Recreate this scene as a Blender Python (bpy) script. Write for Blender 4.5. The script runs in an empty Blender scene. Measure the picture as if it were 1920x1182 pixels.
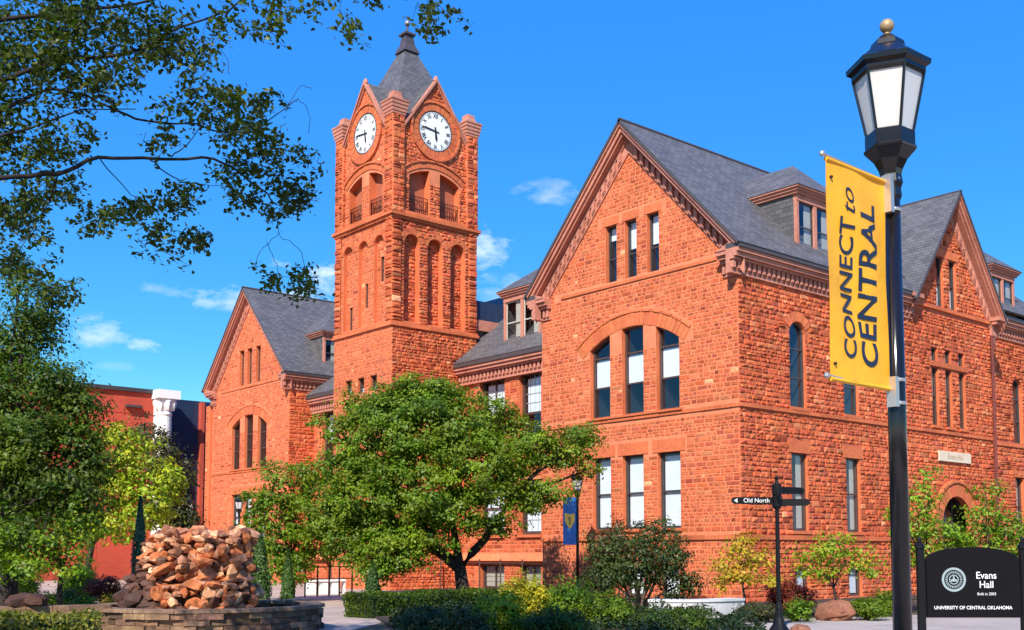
import bpy, math, random
import numpy as np
from mathutils import Vector, Matrix
from mathutils.geometry import tessellate_polygon
random.seed(7); rng = np.random.default_rng(7)
SC = bpy.context.scene; COL = SC.collection
rad = math.radians

# ------------------------------------------------------------------ camera
FPX, PPY, CZ = 2066.0, 884.0, 1.6
PITCH = math.atan(154 / FPX); AZ = rad(139.66)
Fv = Vector((math.cos(PITCH)*math.cos(AZ), math.cos(PITCH)*math.sin(AZ), math.sin(PITCH)))
Rv = Vector((math.cos(AZ-math.pi/2), math.sin(AZ-math.pi/2), 0)); Uv = Rv.cross(Fv)
cam = bpy.data.objects.new('camera', bpy.data.cameras.new('camera')); COL.objects.link(cam)
cam.location = (0, 0, CZ)
cam.rotation_euler = Matrix((Rv, Uv, -Fv)).transposed().to_euler()
cam.data.sensor_width = 36; cam.data.lens = FPX/1920*36; cam.data.shift_y = (PPY-591)/1920
cam.data.clip_end = 3000
SC.camera = cam
FH = Vector((math.cos(AZ), math.sin(AZ), 0))

def at(x, y, d):
    """point seen at photo pixel x, y at horizontal distance d along the view"""
    r = Fv + Rv*((x-960)/FPX) - Uv*((y-PPY)/FPX)
    return Vector((0, 0, CZ)) + r*(d/r.dot(FH))
def gnd(x, y, z=0.0):
    r = Fv + Rv*((x-960)/FPX) - Uv*((y-PPY)/FPX)
    return Vector((0, 0, CZ)) + r*((z-CZ)/r.z)

# ------------------------------------------------------------------ sky, sun, exposure
SUN_EL, SUN_A = rad(40), rad(33)
sund = Vector((math.sin(SUN_A)*math.cos(SUN_EL), -math.cos(SUN_A)*math.cos(SUN_EL), math.sin(SUN_EL)))
w = bpy.data.worlds.new('World'); SC.world = w; w.use_nodes = True
nt = w.node_tree; N = nt.nodes; L = nt.links; N.clear()
def nd(nt, typ, **kw):
    n = nt.nodes.new(typ)
    for k, v in kw.items():
        setattr(n, k, v)
    return n
out = nd(nt, 'ShaderNodeOutputWorld'); bg = nd(nt, 'ShaderNodeBackground'); bg.inputs[1].default_value = 0.125
sky = nd(nt, 'ShaderNodeTexSky', sky_type='NISHITA', sun_disc=False)
sky.sun_elevation = SUN_EL; sky.sun_rotation = math.pi - SUN_A
sky.air_density = 1.15; sky.dust_density = 0.25; sky.ozone_density = 2.5
tc = nd(nt, 'ShaderNodeTexCoord')
noi = nd(nt, 'ShaderNodeTexNoise'); noi.inputs['Scale'].default_value = 26; noi.inputs['Detail'].default_value = 7; noi.inputs['Roughness'].default_value = .62
mpn = nd(nt, 'ShaderNodeMapping'); mpn.inputs['Scale'].default_value = (1, 1, 2.2)
L.new(tc.outputs['Generated'], mpn.inputs[0]); L.new(mpn.outputs[0], noi.inputs['Vector'])
def mth(nt, op, a, b=None, clamp=False):
    m = nd(nt, 'ShaderNodeMath', operation=op, use_clamp=clamp)
    for i, v in enumerate((a, b)):
        if v is None: continue
        if isinstance(v, (int, float)): m.inputs[i].default_value = v
        else: nt.links.new(v, m.inputs[i])
    return m.outputs[0]
# deep polarised blue: steepen the red and green of the sky against its blue
spc = nd(nt, 'ShaderNodeSeparateColor'); L.new(sky.outputs[0], spc.inputs[0])
rr_ = mth(nt, 'POWER', mth(nt, 'DIVIDE', spc.outputs[0], spc.outputs[2], True), 3.0); gg_ = mth(nt, 'POWER', mth(nt, 'DIVIDE', spc.outputs[1], spc.outputs[2], True), 2.2)
bb_ = mth(nt, 'ADD', mth(nt, 'MULTIPLY', spc.outputs[2], .25), 5.0)
cmc = nd(nt, 'ShaderNodeCombineColor'); L.new(mth(nt, 'MULTIPLY', rr_, bb_), cmc.inputs[0]); L.new(mth(nt, 'MULTIPLY', gg_, bb_), cmc.inputs[1]); L.new(bb_, cmc.inputs[2])
acc = None
for (cx, cy, cw, ch, st) in [(432, 562, 44, 14, .95), (612, 538, 56, 30, 1.4), (180, 622, 30, 17, .8), (270, 650, 19, 8, 1.0), (325, 543, 28, 9, .45),
                             (910, 478, 30, 26, 1.15), (930, 545, 34, 32, .5), (1035, 360, 46, 15, .5), (220, 688, 20, 7, .25)]:
    dv = (at(cx, cy, 10)-Vector((0, 0, CZ))).normalized(); rr = Rv
    sub = nd(nt, 'ShaderNodeVectorMath', operation='SUBTRACT'); L.new(tc.outputs['Generated'], sub.inputs[0]); sub.inputs[1].default_value = dv
    dt = nd(nt, 'ShaderNodeVectorMath', operation='DOT_PRODUCT'); L.new(sub.outputs[0], dt.inputs[0]); dt.inputs[1].default_value = rr
    sx = nd(nt, 'ShaderNodeSeparateXYZ'); L.new(sub.outputs[0], sx.inputs[0])
    a = mth(nt, 'MULTIPLY', dt.outputs['Value'], FPX/cw*.8); b = mth(nt, 'MULTIPLY', sx.outputs[2], FPX/ch*.8)
    q = mth(nt, 'ADD', mth(nt, 'MULTIPLY', a, a), mth(nt, 'MULTIPLY', b, b))
    m = mth(nt, 'SUBTRACT', 1.0, mth(nt, 'MULTIPLY', q, .5))
    m = mth(nt, 'ADD', m, mth(nt, 'MULTIPLY', mth(nt, 'SUBTRACT', noi.outputs[0], .55), 5.5))
    m = mth(nt, 'MULTIPLY', mth(nt, 'MULTIPLY', m, .62, True), mth(nt, 'SUBTRACT', 1.3, mth(nt, 'MULTIPLY', q, .22), True))
    m = mth(nt, 'MULTIPLY', m, st*.8, True)
    acc = m if acc is None else mth(nt, 'MAXIMUM', acc, m)
mix = nd(nt, 'ShaderNodeMix', data_type='RGBA'); L.new(acc, mix.inputs[0]); L.new(cmc.outputs[0], mix.inputs[6]); mix.inputs[7].default_value = (5.6, 6.5, 7.2, 1)
L.new(mix.outputs[2], bg.inputs[0]); L.new(bg.outputs[0], out.inputs[0])
sl = bpy.data.lights.new('sun', 'SUN'); sl.energy = 5.0; sl.angle = rad(.5); sl.color = (1, .93, .82)
so = bpy.data.objects.new('sun', sl); COL.objects.link(so); so.location = (0, -20, 40)
so.rotation_euler = sund.to_track_quat('Z', 'Y').to_euler()
SC.view_settings.view_transform = 'Standard'; SC.view_settings.look = 'None'; SC.view_settings.gamma = 1
SC.view_settings.exposure = 0.5
SC.render.engine = 'CYCLES'
SC.cycles.max_bounces = 6; SC.cycles.transparent_max_bounces = 12; SC.cycles.use_denoising = True

# ------------------------------------------------------------------ materials
MATS = {}
def newmat(name):
    m = bpy.data.materials.new(name); m.use_nodes = True; MATS[name] = m
    return m, m.node_tree, m.node_tree.nodes['Principled BSDF']
def noise(nt, vec, scale, detail=4, rough=.6):
    n = nd(nt, 'ShaderNodeTexNoise'); n.inputs['Scale'].default_value = scale; n.inputs['Detail'].default_value = detail
    n.inputs['Roughness'].default_value = rough; nt.links.new(vec, n.inputs['Vector']); return n.outputs[0]
def ramp(nt, fac, stops):
    r = nd(nt, 'ShaderNodeValToRGB'); e = r.color_ramp.elements
    while len(e) < len(stops): e.new(.5)
    for i, (p, c) in enumerate(stops):
        e[i].position = p; e[i].color = (c[0], c[1], c[2], 1) if not isinstance(c, (int, float)) else (c, c, c, 1)
    nt.links.new(fac, r.inputs[0]); return r.outputs[0]
def mul(nt, a, b, fac=1.0):
    m = nd(nt, 'ShaderNodeMix', data_type='RGBA', blend_type='MULTIPLY'); m.inputs[0].default_value = fac
    nt.links.new(a, m.inputs[6])
    if isinstance(b, tuple): m.inputs[7].default_value = (*b, 1)
    else: nt.links.new(b, m.inputs[7])
    return m.outputs[2]
def bump(nt, p, h, strength, dist):
    b = nd(nt, 'ShaderNodeBump'); b.inputs['Strength'].default_value = strength; b.inputs['Distance'].default_value = dist
    nt.links.new(h, b.inputs['Height']); nt.links.new(b.outputs[0], p.inputs['Normal'])
def coords(nt, kind='Object'):
    return nd(nt, 'ShaderNodeTexCoord').outputs[kind]
def tintnode(nt):
    a = nd(nt, 'ShaderNodeAttribute'); a.attribute_name = 'tint'; return a.outputs['Color']

def simple(name, col, rough=.6, metal=0, var=.12, vscale=3, bumpd=0, bscale=30, spec=None, tint=False, coat=0):
    m, nt, p = newmat(name)
    v = coords(nt)
    c = ramp(nt, noise(nt, v, vscale, 5), [(.3, tuple(x*(1-var) for x in col)), (.7, tuple(min(1, x*(1+var)) for x in col))])
    if tint: c = mul(nt, c, tintnode(nt))
    nt.links.new(c, p.inputs['Base Color']); p.inputs['Roughness'].default_value = rough; p.inputs['Metallic'].default_value = metal
    if spec is not None: p.inputs['Specular IOR Level'].default_value = spec
    if coat: p.inputs['Coat Weight'].default_value = coat
    if bumpd: bump(nt, p, noise(nt, v, bscale, 6), .8, bumpd)
    return m

def sandstone(name, col, relief=.03, streak=.2):
    m, nt, p = newmat(name); v = coords(nt)
    n1 = noise(nt, v, 9, 8, .7); n2 = noise(nt, v, .35, 4, .6); n3 = noise(nt, v, 42, 3, .7)
    c = ramp(nt, n1, [(.28, tuple(x*.72 for x in col)), (.5, col), (.75, tuple(min(1, x*1.2) for x in col))])
    c = mul(nt, c, ramp(nt, n2, [(.3, (.86, .8, .78)), (.62, (1.05, 1.05, 1.05))]))
    mp = nd(nt, 'ShaderNodeMapping'); mp.inputs['Scale'].default_value = (1.3, 1.3, .09); nt.links.new(v, mp.inputs[0])
    c = mul(nt, c, ramp(nt, noise(nt, mp.outputs[0], 1.2, 5), [(.34, (.62, .58, .56)), (.5, (1, 1, 1))]), streak)
    c = mul(nt, c, tintnode(nt))
    nt.links.new(c, p.inputs['Base Color']); p.inputs['Roughness'].default_value = .88; p.inputs['Specular IOR Level'].default_value = .2
    h = mth(nt, 'ADD', n1, mth(nt, 'MULTIPLY', n3, .5)); bump(nt, p, h, 1.0, relief)
    return m
SAND = (.65, .153, .06)
sandstone('sandstone', SAND, .05, .42)
sandstone('dressed_stone', (.63, .165, .066), .012, .3)
sandstone('pink_trim', (.52, .215, .15), .006, .45)
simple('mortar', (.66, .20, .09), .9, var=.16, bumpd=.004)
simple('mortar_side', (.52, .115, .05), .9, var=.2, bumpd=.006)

def slate(name, col):
    m, nt, p = newmat(name); uv = coords(nt, 'UV'); v = coords(nt)
    b = nd(nt, 'ShaderNodeTexBrick'); nt.links.new(uv, b.inputs['Vector'])
    b.inputs['Scale'].default_value = 1; b.inputs['Brick Width'].default_value = .32; b.inputs['Row Height'].default_value = .17
    b.inputs['Mortar Size'].default_value = .008; b.inputs['Color1'].default_value = (*[x*.78 for x in col], 1); b.inputs['Color2'].default_value = (*[x*1.25 for x in col], 1)
    b.inputs['Mortar'].default_value = (*[x*.35 for x in col], 1)
    c = mul(nt, b.outputs[0], ramp(nt, noise(nt, v, .8, 6), [(.3, (.86, .87, .88)), (.7, (1.08, 1.06, 1.04))]))
    nt.links.new(c, p.inputs['Base Color']); p.inputs['Roughness'].default_value = .62
    # each course steps over the one below it
    sp = nd(nt, 'ShaderNodeSeparateXYZ'); nt.links.new(uv, sp.inputs[0])
    saw = mth(nt, 'FRACT', mth(nt, 'DIVIDE', sp.outputs[1], .17))
    bump(nt, p, mth(nt, 'SUBTRACT', mth(nt, 'MULTIPLY', b.outputs[1], -.4), mth(nt, 'MULTIPLY', saw, 1.0)), .9, .02)
    return m
slate('slate', (.112, .106, .108))
simple('roof_flashing', (.07, .055, .055), .5)
simple('navy_roof', (.02, .035, .075), .35, var=.2)
simple('white_paint', (.82, .80, .76), .55, var=.06)
simple('window_frame_brown', (.085, .045, .035), .5)
simple('window_frame_dark', (.05, .05, .055), .45)
simple('blind_white', (.80, .83, .86), .8, var=.06)
simple('shade_beige', (.5, .46, .38), .8, var=.1)
simple('interior_dark', (.012, .014, .018), .9)  # near-black colour stands in for the unlit rooms behind the glass
simple('louver_brown', (.20, .085, .05), .7)
simple('belfry_panel', (.42, .11, .05), .8, bumpd=.01, bscale=12)
simple('black_iron', (.006, .006, .007), .45, spec=.2)
simple('iron_grey', (.05, .045, .045), .5)
simple('orange_door', (.72, .22, .03), .5, var=.1)
simple('dial_white', (.85, .85, .83), .4, var=.03)
simple('ink_black', (.015, .015, .015), .6)
simple('zinc', (.33, .31, .29), .45, metal=.5)
simple('downpipe_red', (.16, .035, .025), .5)
simple('plaque_cream', (.72, .58, .42), .7, var=.08)
simple('plaque_letter', (.45, .30, .2), .7)

def glass(name='window_glass', tint=(.88, .92, .94), base=.07):
    m, nt, p = newmat(name); nt.nodes.remove(p); o = nt.nodes['Material Output']
    tr = nd(nt, 'ShaderNodeBsdfTransparent'); tr.inputs[0].default_value = (*tint, 1)
    g = nd(nt, 'ShaderNodeBsdfGlossy'); g.inputs['Roughness'].default_value = .02; g.inputs['Color'].default_value = (.72, .78, .95, 1)
    bp = nd(nt, 'ShaderNodeBump'); bp.inputs['Strength'].default_value = .25; bp.inputs['Distance'].default_value = .02
    nt.links.new(noise(nt, coords(nt), .9, 2), bp.inputs['Height']); nt.links.new(bp.outputs[0], g.inputs['Normal'])
    lw_ = nd(nt, 'ShaderNodeLayerWeight'); lw_.inputs[0].default_value = .5
    mx = nd(nt, 'ShaderNodeMixShader'); nt.links.new(mth(nt, 'ADD', mth(nt, 'MULTIPLY', mth(nt, 'POWER', lw_.outputs['Facing'], 3.5), .75), base, True), mx.inputs[0])
    nt.links.new(tr.outputs[0], mx.inputs[1]); nt.links.new(g.outputs[0], mx.inputs[2]); nt.links.new(mx.outputs[0], o.inputs[0])
glass()

def leafmat(name, col, col2=None, trans=.35, rough=.5):
    m, nt, p = newmat(name); o = nt.nodes['Material Output']; v = coords(nt)
    col2 = col2 or tuple(x*1.5 for x in col)
    c = ramp(nt, noise(nt, v, .9, 3), [(.35, col), (.68, col2)])
    c = mul(nt, c, tintnode(nt))
    nt.links.new(c, p.inputs['Base Color']); p.inputs['Roughness'].default_value = rough; p.inputs['Specular IOR Level'].default_value = .35
    t = nd(nt, 'ShaderNodeBsdfTranslucent'); nt.links.new(mul(nt, c, (1.0, 1.25, .5)), t.inputs[0])
    mx = nd(nt, 'ShaderNodeMixShader'); mx.inputs[0].default_value = trans
    nt.links.new(p.outputs[0], mx.inputs[1]); nt.links.new(t.outputs[0], mx.inputs[2]); nt.links.new(mx.outputs[0], o.inputs[0])
leafmat('leaf_mid', (.10, .17, .008), (.20, .28, .012), trans=.4)
leafmat('leaf_dark', (.035, .07, .006), (.12, .18, .01), trans=.4)
leafmat('leaf_overhang', (.035, .055, .010), (.11, .15, .016), trans=.35)
leafmat('leaf_yellowgreen', (.22, .29, .01), (.38, .42, .015))
leafmat('leaf_yellow', (.42, .34, .02), (.55, .30, .02))
leafmat('leaf_olive', (.045, .055, .02), (.10, .10, .03))
leafmat('leaf_conifer', (.035, .08, .012), (.07, .13, .02), trans=.1)
leafmat('leaf_bluegreen', (.05, .12, .07), (.07, .17, .09), trans=.1)
leafmat('leaf_fresh', (.12, .22, .008), (.23, .33, .012))
leafmat('leaf_red', (.16, .02, .015), (.25, .05, .02))
simple('bark', (.07, .045, .03), .9, var=.35, vscale=8, bumpd=.02, bscale=14)
simple('bark_dark', (.028, .018, .014), .9, var=.35, vscale=8, bumpd=.015, bscale=20)
simple('bark_shade', (.022, .015, .012), .9, var=.35, vscale=8, bumpd=.01, bscale=20)  # bark colour darkened for the shade of the crown overhead
simple('bark_pale', (.30, .20, .14), .85, var=.3, vscale=6, bumpd=.01)

# ------------------------------------------------------------------ mesh builder
class MB:
    def __init__(s): s.v = []; s.f = []; s.m = []; s.t = []
    def face(s, pts, m=0, t=(1, 1, 1)):
        n = len(s.v); s.v += [tuple(p) for p in pts]; s.f.append(tuple(range(n, n+len(pts)))); s.m.append(m); s.t.append(t)
    def mesh(s, vs, fs, m=0, t=(1, 1, 1)):
        n = len(s.v); s.v += [tuple(p) for p in vs]
        for f in fs: s.f.append(tuple(n+i for i in f)); s.m.append(m); s.t.append(t)
    def box(s, x0, x1, y0, y1, z0, z1, m=0, t=(1, 1, 1)):
        v = [(x, y, z) for z in (z0, z1) for y in (y0, y1) for x in (x0, x1)]
        s.mesh(v, [(0, 2, 3, 1), (4, 5, 7, 6), (0, 1, 5, 4), (2, 6, 7, 3), (0, 4, 6, 2), (1, 3, 7, 5)], m, t)
    def prism(s, pts, d, m=0, t=(1, 1, 1)):
        """polygon pts extruded by vector d (both caps)"""
        d = Vector(d); a = [Vector(p) for p in pts]; n = len(a)
        s.mesh([*a, *[p+d for p in a]], [tuple(range(n-1, -1, -1)), tuple(range(n, 2*n)), *[(i, (i+1) % n, (i+1) % n+n, i+n) for i in range(n)]], m, t)
    def tube(s, pts, r, sides=8, m=0, t=(1, 1, 1), cap=True):
        pts = [Vector(p) for p in pts]; k = len(pts)
        rs = r if isinstance(r, (list, tuple)) else [r]*k
        vs = []; ref = Vector((.3, .2, 1)).normalized()
        for i, p in enumerate(pts):
            d = (pts[min(i+1, k-1)]-pts[max(i-1, 0)]).normalized()
            if abs(d.dot(ref)) > .95: a = d.cross(Vector((1, 0, 0))).normalized()
            else: a = d.cross(ref).normalized()
            b = d.cross(a)
            for j in range(sides):
                an = 2*math.pi*j/sides; vs.append(p+(a*math.cos(an)+b*math.sin(an))*rs[i])
        fs = [(i*sides+j, i*sides+(j+1) % sides, (i+1)*sides+(j+1) % sides, (i+1)*sides+j) for i in range(k-1) for j in range(sides)]
        if cap: fs += [tuple(range(sides-1, -1, -1)), tuple(range((k-1)*sides, k*sides))]
        s.mesh(vs, fs, m, t)
    def lathe(s, c, prof, sides=16, m=0, t=(1, 1, 1), rot=0):
        c = Vector(c); k = len(prof)
        vs = [c+Vector((r*math.cos(rot+2*math.pi*j/sides), r*math.sin(rot+2*math.pi*j/sides), z)) for r, z in prof for j in range(sides)]
        fs = [(i*sides+j, i*sides+(j+1) % sides, (i+1)*sides+(j+1) % sides, (i+1)*sides+j) for i in range(k-1) for j in range(sides)]
        s.mesh(vs, [tuple(range(sides-1, -1, -1)), tuple(range((k-1)*sides, k*sides))]+fs, m, t)
    def build(s, name, mats, parent=None, smooth=False, fixn=False):
        me = bpy.data.meshes.new(name); me.from_pydata(s.v, [], s.f)
        for m in (mats if isinstance(mats, (list, tuple)) else [mats]): me.materials.append(MATS[m])
        me.polygons.foreach_set('material_index', s.m)
        if smooth: me.polygons.foreach_set('use_smooth', [True]*len(s.f))
        me.uv_layers.new(name='uv'); me.color_attributes.new('tint', 'FLOAT_COLOR', 'CORNER')
        uv = []; cc = []
        for p in me.polygons:
            n = p.normal; t = s.t[p.index]
            if abs(n.z) > .995: ua, va = Vector((1, 0, 0)), Vector((0, 1, 0))
            else:
                ua = Vector((0, 0, 1)).cross(n).normalized(); va = n.cross(ua)
            for li in p.vertices:
                co = me.vertices[li].co; uv += [co.dot(ua), co.dot(va)]; cc += [t[0], t[1], t[2], 1]
        me.uv_layers['uv'].data.foreach_set('uv', uv); me.color_attributes['tint'].data.foreach_set('color', cc)
        return link(name, me, parent)
def link(name, data, parent=None):
    o = bpy.data.objects.new(name, data); COL.objects.link(o)
    if parent is not None:
        o.parent = parent; b = base_of(parent); o.matrix_parent_inverse = Matrix.Translation(-b)
    return o
BASE = {}
def base_of(o): return BASE.get(o.name, Vector((0, 0, 0)))
def thing(name, label, cat, loc=(0, 0, 0), group=None):
    o = bpy.data.objects.new(name, None); COL.objects.link(o); o.location = loc; BASE[o.name] = Vector(loc); o.empty_display_size = .2
    o['label'] = label; o['category'] = cat
    if group: o['group'] = group
    return o
def tag(o, label=None, cat=None, group=None, kind=None):
    for k, v in (('label', label), ('category', cat), ('group', group), ('kind', kind)):
        if v: o[k] = v
    return o
def dup(root, loc, label):
    r = root.copy(); COL.objects.link(r); r.location = loc; r['label'] = label
    for ch in list(root.children):
        c = ch.copy(); COL.objects.link(c); c.parent = r
        for g in list(ch.children):
            d = g.copy(); COL.objects.link(d); d.parent = c
    return r

# ------------------------------------------------------------------ masonry helpers
class Fr:
    """wall frame: u along the wall, n outward, z up"""
    def __init__(s, o, u): s.o = Vector(o); s.u = Vector(u); s.n = s.u.cross(Vector((0, 0, 1)))
    def p(s, u, z, n=0): return s.o+s.u*u+s.n*n+Vector((0, 0, z))
    def off(s, n): return Fr(s.o+s.n*n, s.u)
def rect(u0, u1, z0, z1): return [(u0, z0), (u1, z0), (u1, z1), (u0, z1)]
def archtop(u0, u1, z0, zs, zt, k=8):
    """rect with segmental/round top: springing zs, crown zt"""
    c = (u0+u1)/2; h = (u1-u0)/2; r = (h*h+(zt-zs)**2)/(2*(zt-zs)); zc = zt-r; a = math.asin(min(1, h/r))
    if zt-zs > h: a = math.pi-a
    return [(u0, z0), (u1, z0)]+[(c+r*math.sin(a-2*a*i/k), zc+r*math.cos(a-2*a*i/k)) for i in range(k+1)]
def undercurve(u0, u1, z0, fn, k=6):
    return [(u0, z0), (u1, z0)]+[(u1+(u0-u1)*i/k, fn(u1+(u0-u1)*i/k)) for i in range(k+1)]
def ext(poly, z):
    xs = []; n = len(poly)
    for i in range(n):
        (a, b), (c, d) = poly[i], poly[(i+1) % n]
        if (b-z)*(d-z) <= 0 and abs(b-d) > 1e-9: xs.append(a+(c-a)*(z-b)/(d-b))
    return (min(xs), max(xs)) if len(xs) > 1 else None
def inset(poly, d):
    n = len(poly); outp = []
    ar = sum(poly[i][0]*poly[(i+1) % n][1]-poly[(i+1) % n][0]*poly[i][1] for i in range(n))
    sg = 1 if ar > 0 else -1
    for i in range(n):
        p0, p1, p2 = Vector(poly[i-1]), Vector(poly[i]), Vector(poly[(i+1) % n])
        a = (p1-p0).normalized(); b = (p2-p1).normalized()
        na = Vector((-a.y, a.x))*sg; nb = Vector((-b.y, b.x))*sg
        m = (na+nb); m = m.normalized() if m.length > 1e-6 else na
        outp.append(tuple(p1+m*(d/max(.4, m.dot(na)))))
    return outp
def stonetint(sg=.15):
    r = random.random()
    b = random.gauss(1, sg); b = max(.6, min(1.4, b))
    if r < .004: return (1.5, 3.0, 3.8)
    if r < .05*(sg/.15)**2: return (b*.62, b*.55, b*.55)
    g = random.uniform(1-sg, 1+sg*1.3)
    if random.random() < .10: return (b*.8, b*g*.72, b*g*.95)
    if random.random() < .12: return (b*1.06, b*g*1.35, b*g*1.5)
    return (b, b*g, b*g*random.uniform(.9, 1.1))
def stones(mb, fr, outer, keep, z0, z1, hmin=.012, hmax=.05, cmin=.12, cmax=.24, wmin=.2, wmax=.6, m=0, sg=.15):
    z = z0
    while z < z1-.05:
        h = random.uniform(cmin, cmax); zt = min(z+h, z1)
        if z1-zt < .06: zt = z1
        ivs = []
        ea, eb = ext(outer, z+.01), ext(outer, zt-.01)
        if ea and eb:
            ivs = [(max(ea[0], eb[0])+.005, min(ea[1], eb[1])-.005)]
            for k in keep:
                zs = [q for q in (z+.004, (z+zt)/2, zt-.004)]
                es = [e for e in (ext(k, q) for q in zs) if e]
                kz = [p[1] for p in k]
                if not es and (min(kz) > zt or max(kz) < z): continue
                if not es:
                    es = [(min(p[0] for p in k), max(p[0] for p in k))]
                a = min(e[0] for e in es); b = max(e[1] for e in es); nv = []
                for (p, q) in ivs:
                    if b <= p or a >= q: nv.append((p, q)); continue
                    if a-p > .03: nv.append((p, a))
                    if q-b > .03: nv.append((b, q))
                ivs = nv
        for (p, q) in ivs:
            u = p
            while u < q-.02:
                wd = random.uniform(wmin, wmax)*(.6 if zt-z < .15 else 1); ue = min(u+wd, q)
                if q-ue < .14: ue = q
                splits = [(z, zt)]
                if zt-z > .19 and random.random() < .25: zm = (z+zt)/2; splits = [(z, zm), (zm, zt)]
                for (a, b) in splits:
                    g = .007; t = stonetint(sg); hh = random.uniform(hmin, hmax); j = lambda s_: random.uniform(-s_, s_)
                    bw = min(.035, (b-a)*.22); bu = min(.045, (ue-u)*.2)
                    o = [fr.p(u+g, a+g, -.004), fr.p(ue-g, a+g, -.004), fr.p(ue-g, b-g, -.004), fr.p(u+g, b-g, -.004)]
                    i = [fr.p(u+bu+j(.01), a+bw+j(.008), hh*random.uniform(.5, 1.25)), fr.p(ue-bu+j(.01), a+bw+j(.008), hh*random.uniform(.5, 1.25)),
                         fr.p(ue-bu+j(.01), b-bw+j(.008), hh*random.uniform(.5, 1.25)), fr.p(u+bu+j(.01), b-bw+j(.008), hh*random.uniform(.5, 1.25))]
                    if hmax > .03 and ue-u > .2:
                        c = fr.p((u+ue)/2+j(.05), (a+b)/2+j(.02), hh*random.uniform(.9, 1.7))
                        mb.mesh(o+i+[c], [(0, 1, 5, 4), (1, 2, 6, 5), (2, 3, 7, 6), (3, 0, 4, 7), (4, 5, 8), (5, 6, 8), (6, 7, 8), (7, 4, 8)], m, t)
                    else:
                        mb.mesh(o+i, [(0, 1, 5, 4), (1, 2, 6, 5), (2, 3, 7, 6), (3, 0, 4, 7), (4, 5, 6, 7)], m, t)
                u = ue
        z = zt
def wall(mb, fr, outer, holes=(), reveal=.22, base=1, rv=2, keep=(), stone=True, **kw):
    """material 0 stone, base slot, reveal slot"""
    polys = [[Vector((u, z, 0)) for u, z in outer]]+[[Vector((u, z, 0)) for u, z in h] for h in holes]
    flat = [p for pl in polys for p in pl]
    for tri in tessellate_polygon(polys):
        pts = [flat[i] if isinstance(i, int) else i for i in tri]
        a, b, c = pts
        if (b-a).cross(c-a).z < 0: pts = [a, c, b]
        mb.face([fr.p(q.x, q.y, 0) for q in pts], base)
    for h in holes:
        n = len(h)
        for i in range(n):
            a, b = h[i], h[(i+1) % n]
            mb.face([fr.p(b[0], b[1], 0), fr.p(a[0], a[1], 0), fr.p(a[0], a[1], -reveal), fr.p(b[0], b[1], -reveal)], rv)
    if stone:
        zs = [p[1] for p in outer]
        stones(mb, fr, outer, list(holes)+list(keep), min(zs), max(zs), **kw)
def fbox(mb, fr, u0, u1, z0, z1, n0, n1, m=0, t=(1, 1, 1)):
    mb.prism([fr.p(u0, z0, n0), fr.p(u1, z0, n0), fr.p(u1, z1, n0), fr.p(u0, z1, n0)], fr.n*(n1-n0), m, t)
def course(mb, fr, u0, u1, z, h, n=.06, m=2, seg=True):
    u = u0
    while u < u1-.01:
        e = min(u+random.uniform(.6, 1.3), u1) if seg else u1
        if u1-e < .2: e = u1
        b = random.uniform(.82, 1.12); fbox(mb, fr, u+.004, e-.004, z, z+h, -.01, n+random.uniform(-.008, .008), m, (b, b, b)); u = e
def arcband(mb, fr, uc, zc, r0, r1, a0, a1, k, n=.03, m=2, var=.12):
    for i in range(k):
        x0 = a0+(a1-a0)*(i+.04)/k; x1 = a0+(a1-a0)*(i+.96)/k; b = random.uniform(1-var, 1+var)
        q = [(uc+r*math.sin(x), zc+r*math.cos(x)) for r, x in ((r0, x0), (r1, x0), (r1, x1), (r0, x1))]
        q = q[::-1]
        mb.prism([fr.p(u, z, -.02) for u, z in q], fr.n*(n+.02+random.uniform(0, .012)), m, (b, b*random.uniform(.9, 1.1), b))

def window(parent, fr, poly, reveal=.22, frame='window_frame_brown', fw=.06, rails=(), mull=(), blinds=(), muntins=None, blindmat='blind_white', glassed=True, name='window', panel=None):
    f = fr.off(-reveal); mb = MB(); n = len(poly); inn = inset(poly, fw)
    for i in range(n):
        j = (i+1) % n
        mb.face([f.p(*poly[i], .05), f.p(*poly[j], .05), f.p(*inn[j], .05), f.p(*inn[i], .05)])
        mb.face([f.p(*inn[i], .05), f.p(*inn[j], .05), f.p(*inn[j], -.03), f.p(*inn[i], -.03)])
    def hbar(z, h, n0, n1):
        e = ext(poly, z)
        if e: fbox(mb, f, e[0]+.02, e[1]-.02, z-h/2, z+h/2, n0, n1)
    for z in rails: hbar(z, .055, -.02, .035)
    zs = [p[1] for p in poly]; us = [p[0] for p in poly]
    for u in mull: fbox(mb, f, u-.03, u+.03, min(zs)+.03, max(zs)-.05, -.021, .034)
    w_ = mb.build(name, frame, parent)
    if panel:
        q = MB(); q.face([f.p(u, z, 0) for u, z in inn]); q.build('louver' if panel == 'louver_brown' else 'panel', panel, w_); return w_
    if glassed:
        q = MB(); q.face([f.p(u, z, 0) for u, z in inn]); q.build('pane', 'window_glass', w_)
    q = MB()
    for i in range(n):
        j = (i+1) % n
        q.face([f.p(*inn[i], -.031), f.p(*inn[j], -.031), f.p(*inn[j], -.8), f.p(*inn[i], -.8)])
    q.face([f.p(u, z, -.8) for u, z in inn]); q.build('room_interior', 'interior_dark', w_)
    for (u0, u1, z0, z1) in blinds:
        q = MB(); fbox(q, f, u0, u1, z0, z1, -.075, -.06); q.build('blind', blindmat, w_)
    if muntins:
        nu, nz, z0, z1 = muntins; q = MB(); u0, u1 = min(us)+fw, max(us)-fw
        for i in range(1, nu): c = u0+(u1-u0)*i/nu; fbox(q, f, c-.011, c+.011, z0, z1, -.045, -.035)
        for i in range(1, nz): c = z0+(z1-z0)*i/nz; fbox(q, f, u0, u1, c-.011, c+.011, -.046, -.036)
        q.build('muntin', 'shade_beige', w_)
    return w_
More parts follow.
